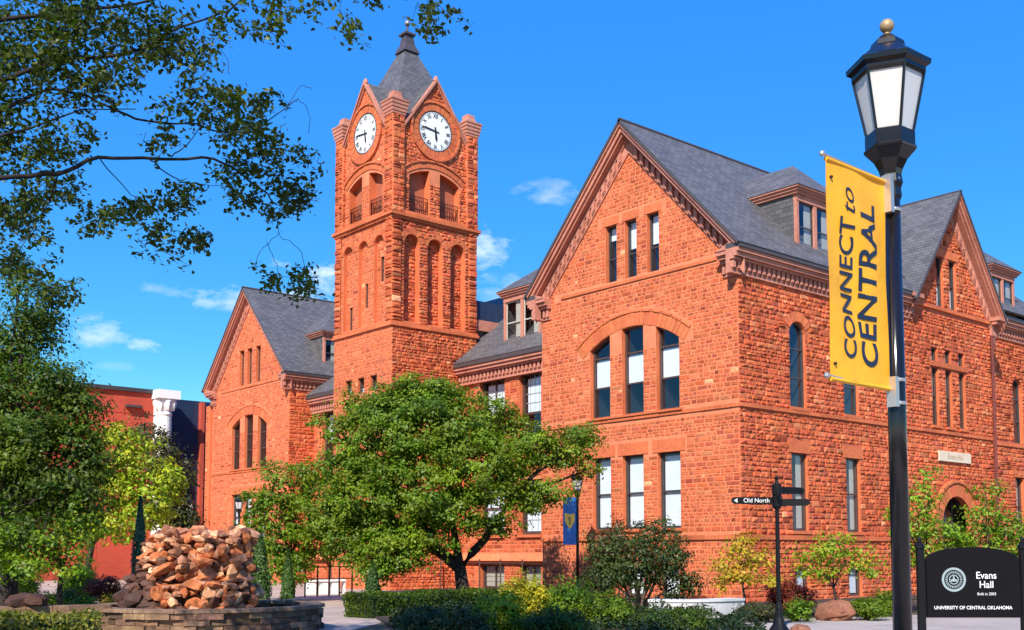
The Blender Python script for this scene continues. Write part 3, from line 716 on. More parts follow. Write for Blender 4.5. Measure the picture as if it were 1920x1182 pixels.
# ---- clock tower
mb = MB(); frF = Fr((TX0, TY0, 0), (1, 0, 0)); frS = Fr((TX1, TY0, 0), (0, 1, 0)); W = TX1-TX0
frB = Fr((TX1, TY1, 0), (-1, 0, 0)); frW = Fr((TX0, TY1, 0), (0, -1, 0))
NB, NT_ = 11.95, 15.95
nic = [archtop(c-.41, c+.41, NB, NT_-.41, NT_, 10) for c in (1.1, 2.4, 3.7)]
belf = []
bc, bz, br = 2.4, 19.25-2.6, 2.6
bfn = lambda u: bz+math.sqrt(br*br-(u-bc)**2)
for a, b in ((.98, 2.1), (2.7, 3.82)): belf.append(undercurve(a, b, 17.0, lambda u: bfn(u)-.12))
twins = []
for fr, rough, main in ((frF, .02, 'F'), (frS, .06, 'S'), (frB, .02, 'B'), (frW, .02, 'W')):
    vis = main in 'FS'; NR = .2 if main == 'F' else .34
    sqs = [rect(c-.28, c+.28, 8.9, 9.6) for c in (1.3, 2.36, 3.4)]+[rect(c-.28, c+.28, 7.6, 8.4) for c in (1.3, 2.36, 3.4)] if main == 'F' else []
    kw = dict(hmin=.005 if main == 'F' else .02, hmax=rough, sg=.09 if main == 'F' else .17, wmax=.42, wmin=.14, cmin=.10, cmax=.2)
    wall(mb, fr, rect(0, W, 0, 11.72), sqs, reveal=.18, stone=vis, **kw)
    rest = rect(.06, W-.06, 11.72, 16.7)
    wall(mb, fr.off(-.05), rest, nic if vis else [], reveal=NR, stone=vis, keep=[], **kw)
    if vis:
        for k, n_ in enumerate(nic):
            sl_ = []
            if main == 'F':
                zz = (11.95+1.0, 13.85, 14.85)[k]; uu = (.95, 2.28, 3.55)[k]; sl_ = [rect(uu, uu+.3, zz-1.0, zz+.15)]
            wall(mb, fr.off(-.03-NR), n_, sl_, reveal=.12, **kw)
            twins += [(fr.off(-.03-NR), h, .12) for h in sl_]
            arcband(mb, fr.off(-.05), (1.1, 2.4, 3.7)[k], NT_-.41, .42, .68, -1.5, 1.5, 9, .03)
        # rough corner quoins
        for c0_, c1_ in ((-.01, .5), (W-.5, W+.01)):
            stones(mb, fr, rect(c0_, c1_, 11.9, 16.6), [], 11.9, 16.6, hmin=.02, hmax=.09, cmin=.2, cmax=.32, wmin=.3, wmax=.6)
    course(mb, fr, -.08, W+.08, 11.66, .12, .1); course(mb, fr, -.04, W+.04, 11.78, .1, .05)
    course(mb, fr, -.06, W+.06, 16.55, .12, .06); course(mb, fr, -.14, W+.14, 16.67, .14, .15)
    for h in sqs: twins.append((fr, h, .18))
    # belfry stage
    fb = fr.off(-.12)
    wall(mb, fb, [(.3, 16.8), (W-.3, 16.8), (W-.3, 21.0), (W-.72, 21.0), (W/2, 23.4), (.72, 21.0), (.3, 21.0)], (belf if vis else []), reveal=.42,
         stone=vis, keep=[[(.9, 18.6), (3.9, 18.6)]+[(bc+(br+.35)*math.sin(t), bz+(br+.35)*math.cos(t)) for t in (.6, .3, 0, -.3, -.6)],
                          [(bc+1.42*math.cos(t*math.pi/8), 21.05+1.42*math.sin(t*math.pi/8)) for t in range(16)]], **kw)
    if vis:
        arcband(mb, fb, bc, bz, br+.02, br+.3, -.66, .66, 17, .03); arcband(mb, fb, bc, bz, br+.3, br+.38, -.66, .66, 8, .09)
        arcband(mb, fb, bc, 21.05, .96, 1.32, -math.pi, math.pi, 26, .06); arcband(mb, fb, bc, 21.05, 1.32, 1.42, -math.pi, math.pi, 20, .12)
        course(mb, fb, 1.6, 3.2, 22.38, .08, .08)
        course(mb, fb, .6, 4.2, 16.8, .2, .1)
# corner piers
for cx, cy in ((TX0, TY0), (TX1, TY0), (TX1, TY1), (TX0, TY1)):
    sx = 1 if cx == TX0 else -1; sy = 1 if cy == TY0 else -1
    xa, xb = sorted((cx-.03*sx, cx+.62*sx)); ya, yb = sorted((cy-.03*sy, cy+.62*sy))
    mb.box(xa, xb, ya, yb, 16.8, 21.3, 1)
    for f_, l_ in ((Fr((xa, ya, 0), (1, 0, 0)), xb-xa), (Fr((xb, ya, 0), (0, 1, 0)), yb-ya)):
        stones(mb, f_, rect(0, l_, 16.85, 21.28), [], 16.85, 21.28, hmin=.02, hmax=.07, cmin=.2, cmax=.3, wmin=.28, wmax=.5)
mb.build('tower_wall', SM, hall)
for cx, cy in ((TX0, TY0), (TX1, TY0), (TX1, TY1), (TX0, TY1)):
    mb = MB(); sx = 1 if cx == TX0 else -1; sy = 1 if cy == TY0 else -1
    x = cx+.295*sx; y = cy+.295*sy
    for z0, z1, e in ((21.3, 21.42, .36), (21.42, 21.58, .39), (21.58, 21.74, .42), (21.74, 21.9, .45), (21.9, 21.98, .48)):
        mb.box(x-e, x+e, y-e, y+e, z0+.002, z1)
    mb.lathe((x, y, 0), [(.42, 21.985), (.3, 22.25), (.28, 22.4)], 4, rot=math.pi/4)
    mb.build('corner_cap', 'pink_trim', hall)
# tower belfry backs, railing
mb = MB()
for fr in (frF, frS):
    f = fr.off(-.5)
    for (a, b) in ((.95, 2.13), (2.67, 3.85)): mb.face([f.p(a, 16.8, 0), f.p(b, 16.8, 0), f.p(b, 19.3, 0), f.p(a, 19.3, 0)], 0)
mb.build('belfry_panel', 'belfry_panel', hall)
for fr in (frF, frS):
    f = fr.off(-.2)
    for (a, b) in ((.98, 2.1), (2.7, 3.82)):
        q = MB(); z0, z1 = 17.02, 17.8
        for z in (z0+.05, z1, z0+.6): q.tube([f.p(a, z, 0), f.p(b, z, 0)], .016, 5)
        k = 9
        for i in range(k+1): u = a+.04+(b-a-.08)*i/k; q.tube([f.p(u, z0, 0), f.p(u, z1, 0)], .012, 4)
        for i in range(3):
            uc = a+(b-a)*(i+.5)/3
            q.tube([f.p(uc+.13*math.cos(t), z0+.33+.2*math.sin(t), 0) for t in np.linspace(0, 2*math.pi, 11)], .012, 4)
        q.build('belfry_railing', 'black_iron', hall)
for fr, h, rv in twins: window(hall, fr, h, rv, fw=.05, rails=((h[0][1]+h[2][1])/2,), blinds=[(h[0][0]+.05, h[1][0]-.05, h[0][1]+.06, (h[0][1]+h[2][1])/2)] if h[2][1] < 9.7 else (), panel=None if h[2][1] < 9.7 else 'louver_brown')
# gable copings and tower roof
mb = MB()
for fr in (frF, frS, frB, frW):
    for s in (-1, 1):
        fb = fr.off(-.12); t0 = 0
        def pp(t, dz, n): return fb.p(W/2+s*t, 23.55-1.42*t+dz, n)
        for d0, d1, n0, n1 in ((-.16, .0, -.05, .18), (-.26, -.162, -.05, .1)):
            a = [pp(0, d0, n0), pp(1.78, d0, n0), pp(1.78, d1, n0), pp(0, d1, n0)]
            if s < 0: a = a[::-1]
            mb.prism(a, fb.n*(n1-n0))
    fb = fr.off(-.12); mb.lathe(fb.p(W/2, 0, .05), [(.13, 23.45), (.09, 23.62), (.02, 23.7)], 8)
mb.build('gable_coping', 'pink_trim', hall)
mb = MB(); tcx, tcy = (TX0+TX1)/2, (TY0+TY1)/2
mb.lathe((tcx, tcy, 0), [(2.32*1.414, 20.95), (.30*1.414, 25.65)], 4, rot=math.pi/4)
for fr in (frF, frS, frB, frW):
    fb = fr.off(-.12)
    for s in (-1, 1):
        mb.face([fb.p(W/2, 23.5, .1), fb.p(W/2+s*1.78, 23.5-1.42*1.78, .1), fb.p(W/2+s*1.78, 23.5-1.42*1.78, -.3), fb.p(W/2, 23.5, -1.25)])
mb.build('tower_roof', 'slate', hall)
mb = MB(); mb.lathe((tcx, tcy, 0), [(.44*1.414, 25.55), (.40*1.414, 25.68), (.26*1.414, 26.0), (.2*1.414, 26.45)], 4, rot=math.pi/4)
mb.lathe((tcx, tcy, 0), [(.30*1.414, 26.45), (.30*1.414, 26.55), (.12*1.414, 26.66)], 4, rot=math.pi/4)
mb.lathe((tcx, tcy, 0), [(.1, 26.6), (.05, 26.75), (.05, 26.95), (.1, 26.98), (.05, 27.02)], 10)
fin = mb.build('tower_finial', 'roof_flashing', hall)
mb = MB(); mb.lathe((tcx, tcy, 27.1), [(.14*math.sin(t), -.14*math.cos(t)) for t in np.linspace(.1, math.pi-.05, 9)], 12); mb.build('finial_ball', 'zinc', fin, True)
# clocks
for fr in (frF, frS):
    f = fr.off(-.12); R_ = .93; zc = 21.05
    mb = MB(); cs = [f.p(W/2+R_*math.cos(t), zc+R_*math.sin(t), .0) for t in np.linspace(0, 2*math.pi, 41)[:-1]]; mb.prism(cs, f.n*.05)
    ck = mb.build('clock_dial', 'dial_white', hall)
    mb = MB()
    ring = lambda r0, r1, n0: [mb.face([f.p(W/2+r0*math.cos(a), zc+r0*math.sin(a), n0), f.p(W/2+r1*math.cos(a), zc+r1*math.sin(a), n0), f.p(W/2+r1*math.cos(b), zc+r1*math.sin(b), n0), f.p(W/2+r0*math.cos(b), zc+r0*math.sin(b), n0)]) for a, b in [(2*math.pi*i/48, 2*math.pi*(i+1)/48) for i in range(48)]]
    ring(.90, .95, .056); ring(.845, .855, .056)
    for i in range(60):
        a = 2*math.pi*i/60; mb.prism([f.p(W/2+r*math.cos(a)+dx*math.sin(a), zc+r*math.sin(a)-dx*math.cos(a), .052) for r, dx in ((.86, -.006), (.89, -.006), (.89, .006), (.86, .006))], f.n*.004)
    mb.build('minute_track', 'ink_black', ck)
    for i, s_ in enumerate(['XII', 'I', 'II', 'III', 'IIII', 'V', 'VI', 'VII', 'VIII', 'IX', 'X', 'XI']):
        a = math.pi/2-2*math.pi*i/12; c_ = f.p(W/2+.71*math.cos(a), zc+.71*math.sin(a), .056)
        up = (f.u*math.cos(a)+Vector((0, 0, 1))*math.sin(a)); rt = up.cross(f.n)
        text(s_, 'numeral', ck, c_, rt, up, .27, 'ink_black', bold=.006, extr=.003, sx=.82)
    mb = MB()
    for ang, ln, wd, n0 in ((math.pi/2-2*math.pi*(5+46/60)/12, .5, .065, .065), (math.pi/2-2*math.pi*46/60, .8, .042, .075)):
        d = f.u*math.cos(ang)+Vector((0, 0, 1))*math.sin(ang); e_ = d.cross(f.n); c_ = f.p(W/2, zc, n0)
        mb.prism([c_-d*.2-e_*wd*.6, c_+d*ln*.7-e_*wd, c_+d*ln, c_+d*ln*.7+e_*wd, c_-d*.2+e_*wd*.6], f.n*.006)
    mb.build('clock_hand', 'ink_black', ck)

# ================================================================== other building on the left
far = thing('brick_annex', 'plain red brick building with white corner column beyond the trees at left', 'building', (-70, 24, 0))
def brickmat():
    m, nt, p = newmat('annex_brick'); uv = coords(nt, 'UV'); v = coords(nt)
    b = nd(nt, 'ShaderNodeTexBrick'); nt.links.new(uv, b.inputs['Vector']); b.inputs['Scale'].default_value = 1
    b.inputs['Brick Width'].default_value = .3; b.inputs['Row Height'].default_value = .1; b.inputs['Mortar Size'].default_value = .006
    b.inputs['Color1'].default_value = (.52, .07, .034, 1); b.inputs['Color2'].default_value = (.46, .06, .03, 1); b.inputs['Mortar'].default_value = (.42, .08, .045, 1)
    nt.links.new(mul(nt, b.outputs[0], ramp(nt, noise(nt, v, .4, 5), [(.3, (.86, .86, .86)), (.7, (1.1, 1.1, 1.1))])), p.inputs['Base Color']); p.inputs['Roughness'].default_value = .85
brickmat()
fA = Fr((-68, 0, 0), (0, 1, 0)); mb = MB()
mb.box(-82, -68, 4, 27.75, 0, 11.75, 0); 
for z in (10.4, 9.0): fbox(mb, fA, 4, 27.75, z, z+.05, 0, .03, 1)
for u in (24.3,): fbox(mb, fA, u, u+.05, 0, 11.7, 0, .02, 1)
mb.build('wall', ['annex_brick', 'annex_brick'], far)
mb = MB(); mb.box(-82.2, -67.8, 3.8, 28, 11.75, 12.0); mb.build('roof', 'window_frame_dark', far)
mb = MB(); fbox(mb, fA, 25.9, 26.9, 10.75, 10.9, 0, .35); mb.build('wall_vent', 'roof_flashing', far)
mb = MB(); mb.lathe((-67.7, 28.35, 0), [(.62, 0), (.62, .3), (.45, .5), (.42, 10.3), (.5, 10.45), (.42, 10.6), (.5, 10.75), (.7, 11.3), (.66, 11.4)], 20)
mb.box(-68.45, -66.95, 27.6, 29.1, 11.4, 11.95); mb.box(-68.3, -67.95, 27.76, 28.95, 0, 11.38)
for a in range(8): t = a*math.pi/4; mb.lathe((-67.7+.58*math.cos(t), 28.35+.58*math.sin(t), 0), [(.06, 10.7), (.17, 11.0), (.2, 11.25), (.08, 11.35)], 6)
mb.build('column', 'white_paint', far)
mb = MB(); mb.box(-80, -69, 29, 36, 0, 11.7); mb.build('glass_wall', 'navy_glass' if 'navy_glass' in MATS else 'navy_roof', far)
mb = MB()
for z in (8.3, 7.0, 5.6, 4.2): mb.box(-69, -68.93, 29.1, 36, z, z+.05)
mb.build('glazing_bar', 'iron_grey', far)
mb = MB(); mb.box(-69, -68.6, 31.25, 31.5, 0, 11.6); mb.build('corner_pier', 'annex_brick', far)
far.location = (-70, 24, 0)

# ================================================================== ground
def groundmat(name, cols, scale=1.0, rough=.85, bumpd=.01, brick=None):
    m, nt, p = newmat(name); v = coords(nt)
    c = ramp(nt, noise(nt, v, scale, 8, .65), [(.3, cols[0]), (.55, cols[1]), (.75, cols[2])])
    c = mul(nt, c, ramp(nt, noise(nt, v, 45, 3), [(.3, (.8, .8, .8)), (.7, (1.15, 1.15, 1.15))]))
    if brick:
        b = nd(nt, 'ShaderNodeTexBrick'); nt.links.new(v, b.inputs['Vector']); b.inputs['Scale'].default_value = 1
        b.inputs['Brick Width'].default_value = brick[0]; b.inputs['Row Height'].default_value = brick[1]; b.inputs['Mortar Size'].default_value = brick[2]
        b.inputs['Color1'].default_value = (1, 1, 1, 1); b.inputs['Color2'].default_value = (.85, .85, .85, 1); b.inputs['Mortar'].default_value = (.45, .42, .4, 1)
        c = mul(nt, c, b.outputs[0])
    nt.links.new(c, p.inputs['Base Color']); p.inputs['Roughness'].default_value = rough
    bump(nt, p, noise(nt, v, 30, 6), .6, bumpd)
groundmat('ground_soil', [(.06, .045, .025), (.09, .075, .035), (.07, .10, .03)], .5, bumpd=.03)
groundmat('plaza_concrete', [(.36, .26, .21), (.47, .36, .29), (.56, .46, .38)], .8, brick=(1.8, 1.8, .012), bumpd=.003)
groundmat('walk_concrete', [(.36, .30, .26), (.45, .38, .33), (.52, .44, .38)], .8, brick=(1.5, 3.0, .012), bumpd=.003)
groundmat('mulch', [(.035, .022, .015), (.055, .035, .022), (.08, .05, .03)], 4, bumpd=.05)
groundmat('lawn', [(.08, .10, .015), (.12, .15, .02), (.17, .18, .03)], 2.5, bumpd=.03)
def sheet(name, pts, z, mat, th=0):
    mb = MB(); a = [Vector((p[0], p[1], z)) for p in pts]
    if (a[1]-a[0]).cross(a[2]-a[1]).z < 0: a = a[::-1]
    if th: mb.prism([p-Vector((0, 0, th)) for p in a], (0, 0, th))
    else: mb.face(a)
    return tag(mb.build(name, mat), kind='structure')
sheet('ground', [(-500, -400), (400, -400), (400, 600), (-500, 600)], 0, 'ground_soil')
sheet('plaza_pavement', [(-64, 27), (-46, 30.4), (-33.8, 27.2), (-27.2, 20), (-23.5, 16.5), (-14, 6), (-6, -8), (-40, -12), (-75, 4)], .004, 'plaza_concrete')
sheet('side_path', [(-20, 17.2), (-16.6, 20.8), (-15.2, 26.4), (-13, 34), (-14, 60), (4, 60), (6, -5), (-2, -9), (-6, -8), (-12, 8)], .008, 'walk_concrete')
def gz(x, y): v = gnd(x, y); return (v.x, v.y)

# ================================================================== foliage
def quadcloud(name, P, Nn, size, mat, parent=None, tint=None, aspect=.55, extra_mats=None, curl=.25):
    n = len(P); P = np.asarray(P); Nn = Nn/np.linalg.norm(Nn, axis=1, keepdims=True)
    r = rng.normal(size=(n, 3)); t = np.cross(Nn, r); t /= np.linalg.norm(t, axis=1, keepdims=True); b = np.cross(Nn, t)
    s = (size*rng.uniform(.65, 1.3, n))[:, None]
    v = np.stack([P-t*s*.5, P+b*s*aspect*.5+Nn*s*curl*.25-t*s*.05, P+t*s*.5-Nn*s*curl*.3, P-b*s*aspect*.5+Nn*s*curl*.25-t*s*.05], 1).reshape(-1, 3)
    me = bpy.data.meshes.new(name); me.vertices.add(4*n); me.vertices.foreach_set('co', v.ravel().astype(np.float32))
    me.loops.add(4*n); me.loops.foreach_set('vertex_index', np.arange(4*n, dtype=np.int32))
    me.polygons.add(n); me.polygons.foreach_set('loop_start', np.arange(0, 4*n, 4, dtype=np.int32)); me.polygons.foreach_set('loop_total', np.full(n, 4, dtype=np.int32))
    me.update(); me.materials.append(MATS[mat])
    if tint is None:
        g = rng.normal(1, .2, n).clip(.5, 1.6); h = rng.normal(1, .12, n)
        tint = np.stack([g*h, g, g*.9, np.ones(n)], 1)
    ca = me.color_attributes.new('tint', 'FLOAT_COLOR', 'POINT'); ca.data.foreach_set('color', np.repeat(tint, 4, 0).astype(np.float32).ravel())
    return link(name, me, parent)
def clusters(ells, spacing, per, spread, shell=.55, drop=.0):
    """ells: (x,y,z,rx,ry,rz[,dens]) -> leaf positions + normals"""
    P = []; Nn = []; C = []
    for e in ells:
        x, y, z, rx, ry, rz = e[:6]; dens = e[6] if len(e) > 6 else 1
        k = max(2, int(dens*(rx*ry+ry*rz+rx*rz)*4.2/spacing**2))
        d = rng.normal(size=(k, 3)); d /= np.linalg.norm(d, axis=1, keepdims=True)
        rr = rng.uniform(shell**3, 1, k)**(1/3)
        # uneven outline
        rr = rr*(1+.16*np.sin(d[:, 0]*5+x)+.14*np.sin(d[:, 2]*6+y*2)+rng.normal(0, .06, k))
        cc = np.array([x, y, z])+d*rr[:, None]*np.array([rx, ry, rz]); C.append(cc)
        m = per
        off = rng.normal(size=(k, m, 3))*np.array([1, 1, .55])*spread*rng.uniform(.6, 1.3, (k, 1, 1))
        p = cc[:, None, :]+off; p[:, :, 2] -= drop*(off[:, :, 0]**2+off[:, :, 1]**2)/max(spread, .01)
        nn = off*.6/spread+d[:, None, :]*.7+np.array([0, 0, .75])+rng.normal(0, .45, (k, m, 3))
        P.append(p.reshape(-1, 3)); Nn.append(nn.reshape(-1, 3))
        TINTS.append(np.repeat(np.stack([rng.normal(1, .22, k), rng.normal(1, .18, k)], 1), m, 0))
    T = np.concatenate(TINTS).clip(.45, 1.7); TINTS.clear(); n = len(T); g = rng.normal(1, .09, n)
    global LAST
    LAST = np.stack([T[:, 1]*T[:, 0]**.5*g, T[:, 1]*g, T[:, 1]*g*.9, np.ones(n)], 1)
    return np.concatenate(P), np.concatenate(Nn), np.concatenate(C)
TINTS = []; LAST = None
def limbs(mb, base, fork, ells, r0, k=3, sides=7, gnarl=.15):
    base = Vector(base); fork = Vector(fork); m = base.lerp(fork, .5)+Vector((random.uniform(-1, 1), random.uniform(-1, 1), 0))*gnarl*.6
    mb.tube([base-Vector((0, 0, .05)), base.lerp(m, .25), m, fork], [r0*1.5, r0*1.05, r0*.9, r0*.8], 10)
    prim = []
    if len(ells) > 12:
        # a few main limbs first; the smaller ones leave from these
        cen = sum((Vector(e[:3]) for e in ells), Vector())/len(ells); o3 = sorted(ells, key=lambda e: (Vector(e[:3])-cen).dot(Rv))
        for grp in (o3[:len(o3)//4], o3[len(o3)//4:len(o3)//2], o3[len(o3)//2:3*len(o3)//4], o3[3*len(o3)//4:]):
            g = sum((Vector(e[:3]) for e in grp), Vector())/len(grp); tip = fork.lerp(g, .62); kn = fork.lerp(g, .3)+Vector((random.uniform(-1, 1)*.15, random.uniform(-1, 1)*.15, -.12))
            mb.tube([fork-Vector((0, 0, .12)), fork.lerp(kn, .5), kn, tip], [r0*.72, r0*.6, r0*.52, r0*.36], 9); prim.append(tip)
    for e in ells:
        c = Vector(e[:3]); st = fork.lerp(m, random.uniform(0, .25))
        if prim: st = min(prim, key=lambda q: (q-c).length)
        md = st.lerp(c, .5)+Vector((random.uniform(-1, 1), random.uniform(-1, 1), random.uniform(.0, .8)))*gnarl*2
        rr = r0*(random.uniform(.38, .55) if not prim else random.uniform(.2, .3))
        mb.tube([st, st.lerp(md, .5)+Vector((0, 0, .1)), md, md.lerp(c, .6), c], [rr, rr*.8, rr*.6, rr*.4, rr*.2], sides)
        for i in range(k):
            d = Vector((random.gauss(0, 1), random.gauss(0, 1), random.gauss(.3, .7))).normalized()
            q = c+Vector((d.x*e[3], d.y*e[4], d.z*e[5]))*.85; s2 = md.lerp(c, random.uniform(.1, .9))
            mb.tube([s2, s2.lerp(q, .5)+Vector((0, 0, random.uniform(-.1, .2))), q], [rr*.35, rr*.22, rr*.08], 5)
def E(x, y, r, d, sq=.8, dens=1):
    p = at(x, y, d); s = r*d/2072; return (p.x, p.y, p.z, s, s, s*sq, dens)
def tree(name, label, cat, base, fork, ells, leaf, r0=.12, size=.12, spacing=.42, per=26, spread=.17, bark='bark_dark', group=None, k=3, shell=.55, aspect=.55, tint=None):
    t = thing(name, label, cat, base, group)
    mb = MB(); limbs(mb, base, fork, ells, r0, k); mb.build('trunk', bark, t, True)
    P, Nn, C = clusters(ells, spacing, per, spread, shell)
    ok = P[:, 2] > .05; P = P[ok]; Nn = Nn[ok]
    quadcloud('crown', P, Nn, size, leaf, t, LAST[ok], aspect=aspect)
    return t
def shrub(name, label, px, py, wpx, hpx, d, leaf, size=.06, per=22, spacing=.16, spread=.07, group=None, stems=True, cat='shrub', bark='bark_dark'):
    """px centre, py base pixel"""
    p = at(px, 1000, d); x, y = p.x, p.y; s = d/2072; rx = wpx*s/2; rz = hpx*s/2
    t = thing(name, label, cat, (x, y, 0), group)
    z = rz*.95
    ells = [(x, y, z, rx*.8, rx*.8, rz*.85)]
    for i in range(5):
        a = random.uniform(0, 6.28); ells.append((x+math.cos(a)*rx*.5, y+math.sin(a)*rx*.5, z*random.uniform(.6, 1.25), rx*.5, rx*.5, rz*.55))
    P, Nn, C = clusters(ells, spacing, per, spread); ok = P[:, 2] > .02
    quadcloud('foliage', P[ok], Nn[ok], size, leaf, t, LAST[ok])
    if stems:
        mb = MB()
        for i in range(6):
            a = random.uniform(0, 6.28); mb.tube([(x+math.cos(a)*.05, y+math.sin(a)*.05, -.02), (x+math.cos(a)*rx*.3, y+math.sin(a)*rx*.3, z*.6), (x+math.cos(a)*rx*.55, y+math.sin(a)*rx*.55, z*1.3)], [.02, .015, .006], 5)
        mb.build('stem', bark, t)
    return t

# --- central tree
D = 35.6
ce = [E(770, 800, 95, D), E(700, 850, 80, D+.5), E(850, 790, 90, D), E(880, 880, 100, D-.6), E(780, 910, 110, D-.8), E(680, 940, 85, D), E(655, 880, 60, D+.6), E(800, 745, 60, D+.4), E(740, 770, 55, D+.2),
      E(930, 790, 60, D+.6, .7), E(960, 860, 60, D), E(1010, 830, 50, D-.3, .7), E(1065, 850, 48, D-.4, .7), E(1090, 815, 36, D, .6), E(1040, 920, 42, D-.3, .6, .8),
      E(975, 925, 50, D-.6, .7), E(730, 1010, 60, D-.6, .7), E(655, 1000, 52, D, .7), E(700, 1060, 34, D-.5, .7), E(850, 960, 60, D-1, .6), E(780, 760, 60, D+1), E(720, 775, 50, D+1, .8), E(620, 960, 50, D+.4), E(1105, 880, 26, D, .6, .7), E(940, 985, 34, D-.6, .6), E(650, 1030, 42, D-.2, .8), E(705, 1070, 32, D-.8, .8), E(765, 1045, 42, D-.8, .8), E(800, 1000, 46, D-1, .8), E(890, 985, 34, D-1.1, .6, .7), E(615, 990, 34, D, .8), E(735, 1020, 50, D-.9, .8), E(840, 1020, 22, D-1.1, .6, .7), E(625, 800, 40, D+.5, .8, .8), E(670, 760, 34, D+.8, .8, .8), E(830, 745, 45, D+.6, .8)]
tb = at(872, 1100, D); tb.z = 0
tree('shade_tree', 'broad round-headed green tree with forked dark trunk in front of the clock tower base', 'tree', tb, at(862, 1062, D), ce, 'leaf_mid', r0=.24, size=.125, spacing=.48, per=62, spread=.20, k=4, shell=.5)
# two thick low forks as in the photo are part of the limb set above
# --- tree left of it
ce = [E(545, 905, 55, 37), E(510, 960, 52, 37), E(570, 970, 52, 37.4), E(480, 940, 32, 37, .9), E(590, 890, 45, 38), E(545, 1030, 48, 36.6, .9), E(600, 1020, 40, 37), E(500, 1020, 42, 37), E(560, 1065, 34, 36.6, 1.0), E(520, 1070, 28, 36.6, 1), E(470, 1000, 30, 37)]
b_ = at(545, 1100, 37); b_.z = 0
tree('small_tree', 'medium green tree between the rock fountain and the broad central tree', 'tree', b_, at(545, 1040, 37), ce, 'leaf_mid', r0=.09, size=.14, spacing=.40, per=24, spread=.18)
# --- conifer columns
def conifer(label, px, py0, wpx, d, leaf, group=None, name='columnar_evergreen'):
    b = at(px, 1000, d); top = at(px, py0, d).z; r = wpx*d/2072/2
    t = thing(name, label, 'evergreen', (b.x, b.y, 0), group); n = 5200
    h = rng.uniform(.02, 1, n); rr = r*(1-h**1.7)**.8*np.where(h < .12, .5+h*4, 1); a = rng.uniform(0, 6.283, n); q = rr*rng.uniform(.55, 1.05, n)*(1+.14*np.sin(a*3+h*14))
    P = np.stack([b.x+np.cos(a)*q, b.y+np.sin(a)*q, h*top+.05], 1); Nn = np.stack([np.cos(a), np.sin(a), np.full(n, .5)], 1)+rng.normal(0, .5, (n, 3))
    quadcloud('foliage', P, Nn, .11, leaf, t, aspect=.35)
    mb = MB(); mb.tube([(b.x, b.y, 0), (b.x, b.y, top*.9)], [.06, .01], 6); mb.build('trunk', 'bark', t)
conifer('narrow blue-green spire evergreen left of the rock fountain', 262, 935, 32, 32, 'leaf_bluegreen')
conifer('dark green columnar evergreen just right of the rock fountain', 488, 1000, 44, 30, 'leaf_conifer')
conifer('short slim evergreen between rock fountain and plaza railing', 541, 1035, 26, 33, 'leaf_conifer')
conifer('slim dark evergreen beside the dark hedge end', 700, 1060, 34, 31.5, 'leaf_conifer')
# --- big dark tree left edge
D = 27.0
ce = [E(40, 640, 75, D), E(60, 760, 110, D), E(-60, 700, 120, D+1), E(110, 720, 55, D-.6), E(90, 850, 100, D-.6), E(0, 900, 110, D), E(60, 570, 50, D, 1), E(130, 930, 60, D-1), E(40, 520, 30, D, 1), E(-80, 850, 120, D+1), E(150, 820, 45, D-.8),
      E(150, 765, 44, D-.4), E(165, 880, 46, D-.6), E(150, 950, 46, D-.8), E(60, 920, 80, D+.6), E(30, 820, 90, D+1), E(10, 990, 70, D-1.2, .7), E(100, 560, 22, D, 1, .6), E(80, 1000, 60, D-1.6, .6)]
b_ = at(10, 1100, D); b_.z = 0
tree('large_tree', 'big dense dark green tree at the left edge of the photo', 'tree', b_, at(10, 980, D), ce, 'leaf_dark', r0=.3, size=.115, spacing=.38, per=40, spread=.2)
ce = [E(30, 1020, 60, 25, .6), E(110, 1030, 60, 25.4, .6), E(150, 985, 50, 26, .6), E(60, 1065, 40, 24.6, .5), E(125, 1075, 30, 25, .5), E(-40, 1050, 60, 25, .6)]
b_ = at(118, 1100, 25.6); b_.z = 0
tree('low_tree', 'low spreading pale green tree under the big dark tree, over the bench', 'tree', b_, at(118, 1060, 25.6), ce, 'leaf_fresh', r0=.07, size=.11, spacing=.34, per=20, spread=.15)
# --- yellow-green tree
D = 44
ce = [E(215, 860, 60, D), E(260, 880, 62, D), E(200, 930, 60, D-.5), E(280, 940, 62, D-.4), E(230, 985, 48, D-1, .6), E(160, 905, 35, D), E(225, 815, 32, D, .8), E(320, 900, 32, D), E(180, 985, 45, D-1, .6)]
b_ = at(165, 1075, D-1); b_.z = 0
tree('bright_tree', 'bright yellow-green tree in front of the plain brick building', 'tree', b_, at(175, 1010, D-.8), ce, 'leaf_yellowgreen', r0=.14, size=.19, spacing=.55, per=24, spread=.25)
D = 50
ce = [E(270, 810, 26, D, 1.2, .7), E(300, 850, 40, D, 1, .8), E(330, 900, 36, D, 1.1, .9), E(325, 950, 34, D, 1), E(305, 900, 34, D, 1), E(340, 990, 34, D, 1), E(300, 960, 34, D), E(310, 830, 20, D, 1.2, .7), E(345, 960, 25, D)]
b_ = at(325, 1050, D); b_.z = 0
tree('olive_tree', 'thin grey-olive tree between the yellow-green tree and the stone hall', 'tree', b_, at(325, 1010, D), ce, 'leaf_olive', r0=.1, size=.18, spacing=.42, per=22, spread=.22)
